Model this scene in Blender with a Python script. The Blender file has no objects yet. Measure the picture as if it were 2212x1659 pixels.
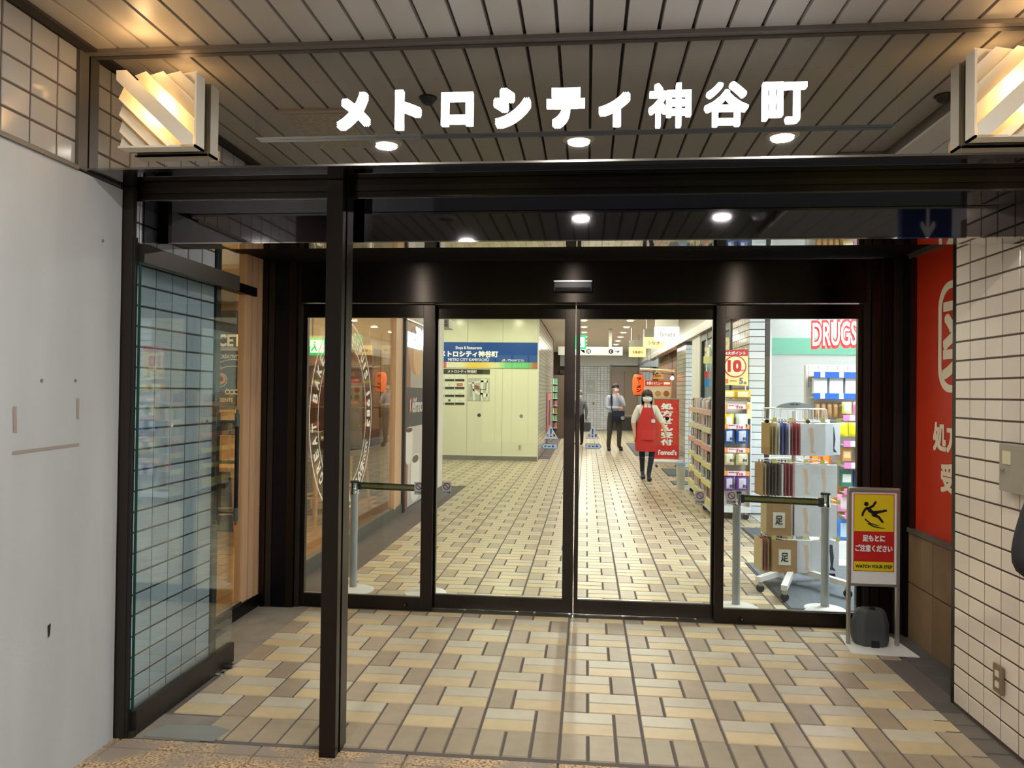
import bpy, bmesh, math, random
from mathutils import Vector, Matrix
random.seed(7)
PI = math.pi
scene = bpy.context.scene
COL = scene.collection

# ------------------------------------------------------------------ camera, world, exposure
RX = Vector((0.995234, 0.010949, -0.096897)); RY = Vector((0.097, 0.0124, 0.9952)).normalized()
def _frame():
    f, cx, cy = 1650.0, 1106.0, 829.5
    y = Vector(((1267 - cx) / f, (850 - cy) / f, 1)).normalized()
    u = Vector((0.011, -1, 0)); u = (u - y * u.dot(y)).normalized()
    x = y.cross(u)
    if x.x < 0: x = -x
    return Matrix((x, y, u))            # rows: world axes seen from the camera (x right, y down, z forward)
RM = _frame()
EYE = Vector((0, 0, 1.5))
cam_d = bpy.data.cameras.new('camera'); cam = bpy.data.objects.new('camera', cam_d); COL.objects.link(cam)
cam_d.sensor_width = 36.0; cam_d.lens = 1650.0 / 2212.0 * 36.0; cam_d.clip_start = 0.05; cam_d.clip_end = 200
r_, u_, b_ = RM @ Vector((1, 0, 0)), RM @ Vector((0, -1, 0)), RM @ Vector((0, 0, -1))
cam.matrix_world = Matrix(((r_.x, u_.x, b_.x, 0), (r_.y, u_.y, b_.y, 0), (r_.z, u_.z, b_.z, 1.5), (0, 0, 0, 1)))
scene.camera = cam
scene.view_settings.view_transform = 'Standard'; scene.view_settings.look = 'None'
scene.view_settings.gamma = 1.0; scene.view_settings.use_curve_mapping = False
scene.view_settings.exposure = 0.0
scene.cycles.use_denoising = True
scene.cycles.max_bounces = 10; scene.cycles.transparent_max_bounces = 24
scene.cycles.sample_clamp_indirect = 6.0
world = bpy.data.worlds.new('sky'); scene.world = world; world.use_nodes = True
wn = world.node_tree.nodes; wl = world.node_tree.links
bg = wn['Background']; bg.inputs['Strength'].default_value = 1.75
tc = wn.new('ShaderNodeTexCoord'); mp = wn.new('ShaderNodeMapping'); nz = wn.new('ShaderNodeTexNoise'); rp = wn.new('ShaderNodeValToRGB')
nz.inputs['Scale'].default_value = 2.2; nz.inputs['Detail'].default_value = 4
rp.color_ramp.elements[0].color = (0.62, 0.72, 0.86, 1); rp.color_ramp.elements[1].color = (0.95, 0.97, 1.0, 1)
rp.color_ramp.elements[0].position = 0.35; rp.color_ramp.elements[1].position = 0.65
wl.new(tc.outputs['Generated'], mp.inputs['Vector']); wl.new(mp.outputs['Vector'], nz.inputs['Vector'])
wl.new(nz.outputs['Fac'], rp.inputs['Fac']); wl.new(rp.outputs['Color'], bg.inputs['Color'])

def area(name, loc, size, power, color, rot=(0, 0, 0), shape='DISK', sizey=None, parent=None, spread=PI):
    d = bpy.data.lights.new(name, 'AREA'); d.shape = shape; d.size = size
    if sizey: d.size_y = sizey
    d.energy = power; d.color = color; d.spread = spread
    o = bpy.data.objects.new(name, d); COL.objects.link(o); o.location = loc; o.rotation_euler = rot
    if parent: o.parent = parent; o.matrix_parent_inverse = Matrix.Translation(-Vector(parent.location))
    return o
def point(name, loc, power, color, radius=0.03, parent=None):
    d = bpy.data.lights.new(name, 'POINT'); d.energy = power; d.color = color; d.shadow_soft_size = radius
    o = bpy.data.objects.new(name, d); COL.objects.link(o); o.location = loc
    if parent: o.parent = parent; o.matrix_parent_inverse = Matrix.Translation(-Vector(parent.location))
    return o
WARM = (1.0, 0.62, 0.30); SOFT = (1.0, 0.90, 0.74); COOL = (0.90, 0.95, 1.0); GREENISH = (0.95, 1.0, 0.72)
# room light of the corridor, the drug store and the cafe: long ceiling panels
ROOM_LIGHTS = [
    ('store_light', (3.0, 6.7, 2.92), 1.7, 2.4, 300, (0.86, 0.92, 1.0)),
    ('store_light', (3.9, 13.0, 2.92), 2.4, 6.0, 190, (0.86, 0.92, 1.0)),
    ('cafe_light', (-4.2, 6.4, 2.85), 2.6, 3.5, 110, (1.0, 0.68, 0.38)),
    ('cafe_light', (-4.2, 10.2, 2.85), 2.6, 2.0, 60, (1.0, 0.78, 0.52)),
]

# ------------------------------------------------------------------ pixel helpers (frame 2212 x 1659)
def ray(px, py): return RM @ Vector(((px - 1106.0) / 1650.0, (py - 829.5) / 1650.0, 1.0))
def PY(px, py, y): d = ray(px, py); return EYE + d * (y / d.y)
def PX(px, py, x): d = ray(px, py); return EYE + d * (x / d.x)
def PZ(px, py, z=0.0): d = ray(px, py); return EYE + d * ((z - 1.5) / d.z)

# ------------------------------------------------------------------ materials
def lin(c):
    return tuple(((v / 255.0) / 12.92 if v / 255.0 <= 0.04045 else ((v / 255.0 + 0.055) / 1.055) ** 2.4) for v in c) + (1.0,)
MATS = {}
def M(name, col=(128, 128, 128), rough=0.5, metal=0.0, emit=0.0, vary=0.0, mottle=0.0, mscale=6.0, bump=0.0, bscale=40.0,
      aniso=0.0, spec=0.5, dark=None, coat=0.0, stretch=None):
    if name in MATS: return MATS[name]
    m = bpy.data.materials.new(name); m.use_nodes = True; n = m.node_tree.nodes; l = m.node_tree.links
    b = n['Principled BSDF']; c = lin(col)
    b.inputs['Base Color'].default_value = c; b.inputs['Roughness'].default_value = rough; b.inputs['Metallic'].default_value = metal
    b.inputs['Specular IOR Level'].default_value = spec; b.inputs['Coat Weight'].default_value = coat
    if emit: b.inputs['Emission Color'].default_value = c; b.inputs['Emission Strength'].default_value = emit
    src = None
    if vary or mottle:
        t = n.new('ShaderNodeTexCoord')
        vec = t.outputs['Object']
        if vary:
            oi = n.new('ShaderNodeObjectInfo'); ad = n.new('ShaderNodeVectorMath'); ad.operation = 'ADD'
            l.new(t.outputs['Object'], ad.inputs[0]); l.new(oi.outputs['Location'], ad.inputs[1]); vec = ad.outputs[0]
        h = n.new('ShaderNodeHueSaturation'); h.inputs['Color'].default_value = c
        val = None
        if vary:
            mr = n.new('ShaderNodeMapRange'); mr.inputs['To Min'].default_value = 1 - vary; mr.inputs['To Max'].default_value = 1 + vary
            l.new(oi.outputs['Random'], mr.inputs['Value']); val = mr.outputs[0]
        if mottle:
            nn = n.new('ShaderNodeTexNoise'); nn.inputs['Scale'].default_value = mscale; nn.inputs['Detail'].default_value = 5
            if stretch:
                sm = n.new('ShaderNodeMapping'); sm.inputs['Scale'].default_value = stretch; l.new(vec, sm.inputs['Vector']); l.new(sm.outputs[0], nn.inputs['Vector'])
            else: l.new(vec, nn.inputs['Vector'])
            m2 = n.new('ShaderNodeMapRange'); m2.inputs['From Min'].default_value = 0.3; m2.inputs['From Max'].default_value = 0.7
            m2.inputs['To Min'].default_value = 1 - mottle; m2.inputs['To Max'].default_value = 1 + mottle
            l.new(nn.outputs['Fac'], m2.inputs['Value'])
            if val:
                mu = n.new('ShaderNodeMath'); mu.operation = 'MULTIPLY'; l.new(val, mu.inputs[0]); l.new(m2.outputs[0], mu.inputs[1]); val = mu.outputs[0]
            else: val = m2.outputs[0]
        l.new(val, h.inputs['Value']); l.new(h.outputs['Color'], b.inputs['Base Color'])
    if bump:
        t2 = n.new('ShaderNodeTexCoord'); nb = n.new('ShaderNodeTexNoise'); nb.inputs['Scale'].default_value = bscale; nb.inputs['Detail'].default_value = 3
        bp = n.new('ShaderNodeBump'); bp.inputs['Strength'].default_value = bump; bp.inputs['Distance'].default_value = 0.01
        l.new(t2.outputs['Object'], nb.inputs['Vector']); l.new(nb.outputs['Fac'], bp.inputs['Height']); l.new(bp.outputs[0], b.inputs['Normal'])
    if aniso:
        b.inputs['Anisotropic'].default_value = aniso
        tg = n.new('ShaderNodeTangent'); tg.direction_type = 'RADIAL'; tg.axis = 'Z'; b.inputs['Anisotropic Rotation'].default_value = 0.25; l.new(tg.outputs[0], b.inputs['Tangent'])
    MATS[name] = m; return m
def glass(name, tint=(235, 245, 240), refl=1.0, base=0.0):
    if name in MATS: return MATS[name]
    m = bpy.data.materials.new(name); m.use_nodes = True; n = m.node_tree.nodes; l = m.node_tree.links
    n.remove(n['Principled BSDF']); out = n['Material Output']
    tr = n.new('ShaderNodeBsdfTransparent'); tr.inputs['Color'].default_value = lin(tint)
    gl = n.new('ShaderNodeBsdfGlossy'); gl.inputs['Roughness'].default_value = 0.0
    fr = n.new('ShaderNodeFresnel'); ge = n.new('ShaderNodeNewGeometry'); mi = n.new('ShaderNodeMapRange'); mi.inputs['To Min'].default_value = 1.45; mi.inputs['To Max'].default_value = 1 / 1.45
    l.new(ge.outputs['Backfacing'], mi.inputs['Value']); l.new(mi.outputs[0], fr.inputs['IOR'])
    ma = n.new('ShaderNodeMath'); ma.operation = 'MULTIPLY_ADD'; ma.inputs[1].default_value = refl; ma.inputs[2].default_value = base
    mx = n.new('ShaderNodeMixShader')
    l.new(fr.outputs[0], ma.inputs[0]); l.new(ma.outputs[0], mx.inputs[0]); l.new(tr.outputs[0], mx.inputs[1]); l.new(gl.outputs[0], mx.inputs[2])
    l.new(mx.outputs[0], out.inputs['Surface']); MATS[name] = m; return m

GLASS = glass('clear glass', (246, 250, 247)); LEAFG = glass('green tinted glass', (238, 245, 247), 1.1, 0.05)
BRONZE = M('dark bronze metal', (60, 54, 50), 0.30, 1.0, aniso=0.92)
BRONZE_D = M('dark bronze satin', (60, 54, 49), 0.48, 0.75)
BLACK_MIRROR = M('black polished steel', (92, 90, 94), 0.035, 1.0, bump=0.02, bscale=1.5)
MIRROR = M('polished steel mirror', (188, 184, 178), 0.012, 1.0, bump=0.005, bscale=1.2)
STEEL = M('brushed steel', (190, 190, 188), 0.28, 1.0)
CHROME = M('chrome', (225, 225, 225), 0.08, 1.0)
BLACK = M('black', (16, 16, 17), 0.5); BLACKG = M('black gloss', (10, 10, 11), 0.15)
WHITE = M('white paint', (232, 232, 230), 0.45); WHITEP = M('white plastic', (238, 240, 242), 0.35)
PRINTW = M('white print', (240, 240, 238), 0.5); PRINTK = M('black print', (18, 18, 18), 0.5)
PRINTR = M('red print', (196, 34, 30), 0.5); PRINTG = M('grey print', (120, 120, 120), 0.5); PRINTB = M('blue print', (24, 84, 170), 0.5)
GROUT = M('dark grout', (84, 70, 62), 0.85); FGROUT = M('floor grout', (98, 90, 86), 0.9, mottle=0.1, mscale=8)
T_GREY = M('taupe tile', (166, 150, 129), 0.33, vary=0.12, mottle=0.07, mscale=14)
T_BEIGE = M('beige tile', (193, 185, 165), 0.33, vary=0.07, mottle=0.05, mscale=14)
T_YELL = M('yellow tile', (203, 183, 144), 0.33, vary=0.07, mottle=0.06, mscale=14)
T_BORD = M('border tile', (160, 146, 124), 0.34, vary=0.10, mottle=0.07, mscale=14)
W_TILE = M('white glazed tile', (228, 217, 202), 0.10, vary=0.05, mottle=0.03, mscale=3, bump=0.03, bscale=5)
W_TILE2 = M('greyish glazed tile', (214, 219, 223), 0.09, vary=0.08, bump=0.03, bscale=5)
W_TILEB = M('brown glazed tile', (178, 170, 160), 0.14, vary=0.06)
CONC = M('grey painted panel', (177, 180, 180), 0.75, mottle=0.07, mscale=2.2, stretch=(1, 2.2, 0.5), bump=0.08, bscale=60)
CEMENT = M('cement strip', (132, 124, 114), 0.9, mottle=0.14, mscale=7, bump=0.2, bscale=50)
CREAM = M('cream enamel panel', (232, 232, 206), 0.22, mottle=0.01)
WALLW = M('white wall', (226, 226, 222), 0.6); CEILW = M('white ceiling', (225, 222, 214), 0.7)
WOODF = M('cafe wood floor', (178, 134, 86), 0.4, mottle=0.12, mscale=5, stretch=(1, 6, 1), vary=0.08)
WOOD = M('light wood', (206, 158, 100), 0.45, mottle=0.08, mscale=8, stretch=(1, 1, 8))
WOODFR = M('cafe timber frame', (212, 174, 138), 0.45, mottle=0.06, mscale=6, stretch=(6, 6, 0.6))

# ------------------------------------------------------------------ mesh helpers
class MB:
    def __init__(s): s.v = []; s.f = []; s.mi = []; s.sm = False
    def add(s, vs, fs, mi=0):
        o = len(s.v); s.v += [tuple(v) for v in vs]; s.f += [tuple(i + o for i in f) for f in fs]; s.mi += [mi] * len(fs); return s
    def box(s, x0, x1, y0, y1, z0, z1, mi=0, ch=0.0):
        if x0 > x1: x0, x1 = x1, x0
        if y0 > y1: y0, y1 = y1, y0
        if z0 > z1: z0, z1 = z1, z0
        if ch > 0:
            bm = bmesh.new(); bmesh.ops.create_cube(bm, size=1.0)
            for v in bm.verts: v.co = Vector(((x0 + x1) / 2 + v.co.x * (x1 - x0), (y0 + y1) / 2 + v.co.y * (y1 - y0), (z0 + z1) / 2 + v.co.z * (z1 - z0)))
            bmesh.ops.bevel(bm, geom=bm.edges[:], offset=ch, segments=2, affect='EDGES', profile=0.6)
            bm.verts.index_update()
            s.add([v.co.copy() for v in bm.verts], [[v.index for v in f.verts] for f in bm.faces], mi); bm.free(); return s
        return s.add([(x0, y0, z0), (x1, y0, z0), (x1, y1, z0), (x0, y1, z0), (x0, y0, z1), (x1, y0, z1), (x1, y1, z1), (x0, y1, z1)],
                     [(3, 2, 1, 0), (4, 5, 6, 7), (0, 1, 5, 4), (1, 2, 6, 5), (2, 3, 7, 6), (3, 0, 4, 7)], mi)
    def tube(s, p0, p1, r, r2=None, n=12, mi=0):
        p0 = Vector(p0); p1 = Vector(p1); r2 = r if r2 is None else r2
        d = (p1 - p0).normalized(); a = d.orthogonal().normalized(); b = d.cross(a)
        vs = [p0 + (a * math.cos(t) + b * math.sin(t)) * r for t in [2 * PI * i / n for i in range(n)]]
        vs += [p1 + (a * math.cos(t) + b * math.sin(t)) * r2 for t in [2 * PI * i / n for i in range(n)]]
        fs = [(i, (i + 1) % n, n + (i + 1) % n, n + i) for i in range(n)] + [tuple(range(n - 1, -1, -1)), tuple(range(n, 2 * n))]
        return s.add(vs, fs, mi)
    def path(s, pts, r, n=8, mi=0):
        for a, b in zip(pts[:-1], pts[1:]): s.tube(a, b, r, None, n, mi)
        return s
    def lathe(s, prof, c=(0, 0, 0), n=24, axis='z', mi=0):
        vs = []; fs = []; k = len(prof)
        for i in range(n):
            t = 2 * PI * i / n
            for r, h in prof:
                if axis == 'z': p = (c[0] + r * math.cos(t), c[1] + r * math.sin(t), c[2] + h)
                elif axis == 'y': p = (c[0] + r * math.cos(t), c[1] + h, c[2] + r * math.sin(t))
                else: p = (c[0] + h, c[1] + r * math.cos(t), c[2] + r * math.sin(t))
                vs.append(p)
        for i in range(n):
            j = (i + 1) % n
            for q in range(k - 1): fs.append((i * k + q, j * k + q, j * k + q + 1, i * k + q + 1))
        return s.add(vs, fs, mi)
    def prism(s, pts, o, u, v, w, t, mi=0):        # 2D outline pts in the frame (o,u,v), thickness t along w
        o = Vector(o); u = Vector(u); v = Vector(v); w = Vector(w); n = len(pts)
        a = [o + u * p[0] + v * p[1] for p in pts]; b = [q + w * t for q in a]
        return s.add(a + b, [tuple(range(n)), tuple(range(2 * n - 1, n - 1, -1))] + [(i, n + i, n + (i + 1) % n, (i + 1) % n) for i in range(n)], mi)
    def quad(s, a, b, c, d, mi=0): return s.add([a, b, c, d], [(0, 1, 2, 3)], mi)
    def mesh(s, name, mats, smooth=False, fixn=True):
        me = bpy.data.meshes.new(name); me.from_pydata(s.v, [], s.f)
        for m in (mats if isinstance(mats, (list, tuple)) else [mats]): me.materials.append(m)
        me.polygons.foreach_set('material_index', s.mi)
        if fixn:
            bm = bmesh.new(); bm.from_mesh(me); bmesh.ops.recalc_face_normals(bm, faces=bm.faces[:]); bm.to_mesh(me); bm.free()
        if smooth:
            for p in me.polygons: p.use_smooth = True
            me.set_sharp_from_angle(angle=math.radians(40)) if hasattr(me, 'set_sharp_from_angle') else None
        me.update(); return me
    def build(s, name, mats, parent=None, smooth=False, local=False, fixn=True):
        return link(name, s.mesh(name, mats, smooth, fixn), parent, local)
def link(name, me, parent=None, local=False):
    o = bpy.data.objects.new(name, me); COL.objects.link(o)
    if parent:
        o.parent = parent
        if not local and not parent.parent: o.matrix_parent_inverse = Matrix.Translation(-Vector(parent.location))
    return o
def tag(o, label=None, cat=None, group=None, kind=None):
    if label: o['label'] = label
    if cat: o['category'] = cat
    if group: o['group'] = group
    if kind: o['kind'] = kind
    return o
def thing(name, label, cat, loc=(0, 0, 0), group=None, rz=0.0):
    o = bpy.data.objects.new(name, None); COL.objects.link(o); o.location = loc; o.rotation_euler = (0, 0, rz); o.empty_display_size = 0.1
    return tag(o, label, cat, group)
def struct(name, mb, mats, parent=None, label=None, cat=None):
    o = mb.build(name, mats, parent)
    if not parent: o['kind'] = 'structure'
    return tag(o, label, cat)
def unit(o): return o

# text: glyphs of Blender's built-in font, made bolder by shifted copies
_tc = {}
def glyph_mesh(body, bold=0.0, extrude=0.0):
    key = (body, bold, extrude)
    if key in _tc: return _tc[key]
    c = bpy.data.curves.new('t', 'FONT'); c.body = body; c.size = 1; c.extrude = extrude; c.resolution_u = 3
    o = bpy.data.objects.new('t', c); COL.objects.link(o)
    me = bpy.data.meshes.new_from_object(o.evaluated_get(bpy.context.evaluated_depsgraph_get()))
    vs = [v.co.copy() for v in me.vertices]; fs = [tuple(p.vertices) for p in me.polygons]
    bpy.data.objects.remove(o); bpy.data.curves.remove(c); bpy.data.meshes.remove(me)
    V = []; F = []; KK = []
    offs = [(0, 0)] if bold <= 0 else [(bold * i, bold * j) for i in (-1, 0, 1) for j in (-1, 0, 1) if (i, j) != (0, 0)]
    if bold > 0.035: offs += [(0, 0)]
    for k, (dx, dy) in enumerate(offs):
        b = len(V); V += [Vector((v.x + dx, v.y + dy, v.z)) for v in vs]; F += [tuple(i + b for i in f) for f in fs]; KK += [k] * len(vs)
    xs = [v.x for v in V]; ys = [v.y for v in V]
    r = (V, F, min(xs), max(xs), min(ys), max(ys), KK); _tc[key] = r; return r
def txt(body, o, u, v, w, h, mat, parent=None, bold=0.0, extrude=0.0, name='lettering', keep=False, local=False):
    """text fitted into the rectangle with lower-left corner o, width w along u and height h along v"""
    V, F, x0, x1, y0, y1, KK = glyph_mesh(body, bold, extrude)
    o = Vector(o); u = Vector(u); v = Vector(v); nrm = u.cross(v)
    sx = w / (x1 - x0); sy = h / (y1 - y0)
    if keep: sx = min(sx, sy); sy = sx
    m = MB(); m.add([o + u * ((p.x - x0) * sx) + v * ((p.y - y0) * sy) + nrm * (p.z * sy + .00016 * kk) for p, kk in zip(V, KK)], F)
    return m.build(name, mat, parent, fixn=False, local=local)
U, Z, FW = Vector((1, 0, 0)), Vector((0, 0, 1)), Vector((0, 1, 0))
def vtxt(chars, cx, y, z0, z1, w, mat, parent, bold=0.04, name='lettering', local=False):   # a column of characters facing the camera
    n = len(chars); h = (z1 - z0) / n
    for i, ch in enumerate(chars):
        if ch == '｜': MB().box(cx - w * .07, cx + w * .07, y - .001, y, z1 - (i + 1) * h + h * .08, z1 - i * h - h * .08).build(name, mat, parent); continue
        txt(ch, (cx - w / 2, y, z1 - (i + 1) * h + h * 0.07), U, Z, w, h * 0.86, mat, parent, bold, name=name, local=local)

# ------------------------------------------------------------------ SETTING
# floors
tile_me = {}
def tile_mesh(key, lx, ly, mat, h=0.006, ch=0.003):
    if key in tile_me: return tile_me[key]
    m = MB(); a, b = lx / 2, ly / 2; c = ch
    vs = [(-a, -b, 0), (a, -b, 0), (a, b, 0), (-a, b, 0), (-a + c, -b + c, h), (a - c, -b + c, h), (a - c, b - c, h), (-a + c, b - c, h)]
    m.add(vs, [(4, 5, 6, 7), (0, 1, 5, 4), (1, 2, 6, 5), (2, 3, 7, 6), (3, 0, 4, 7)])
    tile_me[key] = m.mesh('tile', mat); return tile_me[key]
JT = 0.0055
MOD, ROW = 0.358, 0.2365
JY = 0.0042
TA = tile_mesh('V', MOD / 3 - 2 * JT, ROW - 2 * JY, T_GREY); TB = tile_mesh('H1', MOD * 2 / 3 - 2 * JT, ROW / 2 - 2 * JY, T_BEIGE)
TC = tile_mesh('H2', MOD * 2 / 3 - 2 * JT, ROW / 2 - 2 * JY, T_YELL); TD = tile_mesh('B', MOD / 3 - 2 * JT, ROW - 2 * JY, T_BORD)
def put_tile(me, x, y, z, parent, name='tile', rot=None):
    o = bpy.data.objects.new(name, me); COL.objects.link(o); o.location = (x, y, z); o.parent = parent
    if rot: o.rotation_euler = rot
    return o
pave = struct('pavement', MB().box(-6, 6, -3.2, 3.118, -0.12, -0.008), FGROUT)
fl = struct('floor', MB().box(-2.6, 2.4, 3.118, 5.17, -0.12, 0.0), FGROUT)
tag(fl, 'entrance vestibule floor of beige and taupe basket-weave tiles')
X0 = -0.098
for k in range(-5, 6):                                       # border row
    for j in range(3):
        x = X0 + k * MOD + (j + 0.5) * MOD / 3
        if -1.62 < x < 1.74: put_tile(TD, x, 3.14 + ROW / 2, 0, fl)
for r in range(7):
    y0 = 3.375 + r * 0.2375
    if y0 + ROW > 5.12: break
    left = -1.93
    for k in range(-6, 6):
        xb = X0 + k * MOD
        if r % 2 == 0: hx, vx = xb + MOD / 3, xb + MOD * 5 / 6
        else: vx, hx = xb + MOD / 6, xb + MOD * 2 / 3
        right = 1.62 if y0 < 4.3 else 1.80
        if left - .02 < hx - MOD / 3 and hx + MOD / 3 < right + .12:
            put_tile(TB, hx, y0 + ROW * 0.75, 0, fl); put_tile(TC, hx, y0 + ROW * 0.25, 0, fl)
        if left < vx - MOD / 6 and vx + MOD / 6 < right + .10: put_tile(TA, vx, y0 + ROW / 2, 0, fl)
TAc = tile_mesh('Vc', MOD / 3 - 2 * JT, 0.078, T_GREY); TCc = tile_mesh('Hc', MOD * 2 / 3 - 2 * JT, 0.078, T_YELL)
for k in range(-5, 5):                                       # cut row along the sliding doors
    xb = X0 + k * MOD; put_tile(TAc, xb + MOD / 6, 5.081, 0, fl); put_tile(TCc, xb + MOD * 2 / 3, 5.081, 0, fl)
for i in range(5):                                           # grey edge bricks along the right wall
    put_tile(tile_mesh('E', 0.11, 0.13, M('edge brick', (112, 104, 96), 0.8, vary=0.1, mottle=0.1)), 1.735, 3.20 + i * 0.14, 0, fl, 'brick')
MB().box(1.62, 1.80, 3.14, 3.96, -0.01, 0.004).box(1.84, 2.2, 3.96, 5.15, -0.01, 0.005).build('cement_edging', M('dark cement strip', (86, 82, 78), 0.9, mottle=0.16, mscale=7, bump=0.2, bscale=50), fl)
cs = MB(); cs.box(-2.3, -1.86, 3.9, 5.15, -0.01, 0.004)
cs.box(-2.0, -1.62, 3.118, 3.36, -0.01, 0.003)
cs.build('cement_edging', CEMENT, fl)
gp = MB().prism([(-0.10, 0), (0.22, -0.01), (0.24, 0.10), (0.16, 0.13), (-0.06, 0.12)], (-1.78, 3.13, 0.003), U, FW, Z, 0.004).build('cement_patch', M('cement patch', (128, 130, 124), 0.7, mottle=0.1), fl)
# granite slabs in front
GR = M('pink speckled granite', (192, 160, 122), 0.5, vary=0.05)
def granite():
    n = GR.node_tree.nodes; l = GR.node_tree.links; b = n['Principled BSDF']
    t = n.new('ShaderNodeTexCoord'); v = n.new('ShaderNodeTexNoise'); v.inputs['Scale'].default_value = 85; v.inputs['Detail'].default_value = 4
    v2 = n.new('ShaderNodeTexNoise'); v2.inputs['Scale'].default_value = 5; v2.inputs['Detail'].default_value = 4
    r = n.new('ShaderNodeValToRGB'); e = r.color_ramp.elements
    e[0].position = 0.38; e[0].color = lin((96, 78, 62)); e[1].position = 0.50; e[1].color = lin((190, 158, 118)); x = e.new(0.62); x.color = lin((214, 186, 146))
    oi = n.new('ShaderNodeObjectInfo'); ad = n.new('ShaderNodeVectorMath'); ad.operation = 'ADD'; l.new(t.outputs['Object'], ad.inputs[0]); l.new(oi.outputs['Location'], ad.inputs[1])
    l.new(ad.outputs[0], v.inputs['Vector']); l.new(ad.outputs[0], v2.inputs['Vector'])
    r2 = n.new('ShaderNodeValToRGB'); r2.color_ramp.elements[0].position = 0.42; r2.color_ramp.elements[1].position = 0.62
    mx = n.new('ShaderNodeMix'); mx.data_type = 'RGBA'; mx.inputs['A'].default_value = lin((146, 132, 118))
    l.new(v.outputs['Fac'], r.inputs['Fac']); l.new(v2.outputs['Fac'], r2.inputs['Fac']); l.new(r2.outputs['Color'], mx.inputs['Factor']); l.new(r.outputs['Color'], mx.inputs['B'])
    l.new(mx.outputs['Result'], b.inputs['Base Color'])
granite()
SB = tile_mesh('slabA', 0.618, 0.086, GR, 0.009); SC = tile_mesh('slabB', 0.618, 0.296, GR, 0.009)
for i in range(-3, 4):
    xc = -0.10 - 0.31 + i * 0.622
    put_tile(SB, xc, 3.073, -0.008, pave, 'paving_stone')
    for j in range(10): put_tile(SC, xc, 2.878 - j * 0.30, -0.008, pave, 'paving_stone')
# corridor floor
fl2 = struct('floor', MB().box(-6.0, 6.0, 5.17, 33.0, -0.12, 0.0), FGROUT)
cnt = 0; rest = {0: MB(), 1: MB(), 2: MB()}
def rest_tile(mb, lx, ly, x, y):
    a, b = lx / 2, ly / 2; mb.add([(x - a, y - b, 0.005), (x + a, y - b, 0.005), (x + a, y + b, 0.005), (x - a, y + b, 0.005)], [(0, 1, 2, 3)])
for r in range(115):
    y0 = 5.17 + 0.0 + r * ROW
    xl = -2.10 if y0 < 12 else -3.4
    if y0 > 17.2: xl = -1.0
    for k in range(-10, 6):
        xb = X0 + k * MOD
        if xb < xl or xb > 1.95: continue
        if r % 2 == 1: hx, vx = xb + MOD / 3, xb + MOD * 5 / 6
        else: vx, hx = xb + MOD / 6, xb + MOD * 2 / 3
        if cnt < 297:
            put_tile(TB, hx, y0 + ROW * 0.75, 0, fl2); put_tile(TC, hx, y0 + ROW * 0.25, 0, fl2); put_tile(TA, vx, y0 + ROW / 2, 0, fl2); cnt += 3
        else:
            rest_tile(rest[1], MOD * 2 / 3 - 2 * JT, ROW / 2 - 2 * JY, hx, y0 + ROW * .75); rest_tile(rest[2], MOD * 2 / 3 - 2 * JT, ROW / 2 - 2 * JY, hx, y0 + ROW * .25)
            rest_tile(rest[0], MOD / 3 - 2 * JT, ROW - 2 * JT, vx, y0 + ROW / 2)
rm = MB()
for i in range(3): rm.add(rest[i].v, rest[i].f, i)
tag(rm.build('tiles', [T_GREY, T_BEIGE, T_YELL], fl2, fixn=False), kind='stuff')

# wall tiling helper: tiles on a plane x = X (facing side sx) or y = Y (facing -y)
TW, TH = 0.140, 0.0925
wm = {}
def wtile(key, w, h, mat):
    if key in wm: return wm[key]
    a, b, c, t = w / 2, h / 2, 0.002, 0.003
    m = MB(); vs = [(-a, 0, -b), (a, 0, -b), (a, 0, b), (-a, 0, b), (-a + c, -t, -b + c), (a - c, -t, -b + c), (a - c, -t, b - c), (-a + c, -t, b - c)]
    m.add(vs, [(4, 5, 6, 7), (0, 1, 5, 4), (1, 2, 6, 5), (2, 3, 7, 6), (3, 0, 4, 7)])
    wm[key] = m.mesh('tile', mat); return wm[key]
FACE = {'+x': PI / 2, '-x': -PI / 2, '-y': 0.0}
def tile_wall(parent, start, d, n_u, n_z, z0, mat, key, face, limit=300, tw=TW, th=TH, gap=0.0078):
    """rows of tiles from start=(x,y) along d, facing the given axis"""
    me = wtile(key, tw - gap, th - gap, mat); ang = FACE[face]; made = 0; mb = MB()
    R3 = Matrix.Rotation(ang, 3, 'Z')
    for iz in range(n_z):
        for iu in range(n_u):
            c = Vector((start[0] + d[0] * (iu + .5) * tw, start[1] + d[1] * (iu + .5) * tw, z0 + (iz + .5) * th))
            if made < limit:
                o = put_tile(me, c.x, c.y, c.z, parent, rot=(0, 0, ang)); made += 1
                if parent.location.length > 0: o.matrix_parent_inverse = Matrix.Translation(-Vector(parent.location))
            else: mb.add([R3 @ v.co + c for v in me.vertices], [tuple(p.vertices) for p in me.polygons])
    if mb.v: tag(mb.build('tiles', mat, parent, fixn=True), kind='stuff')

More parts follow.
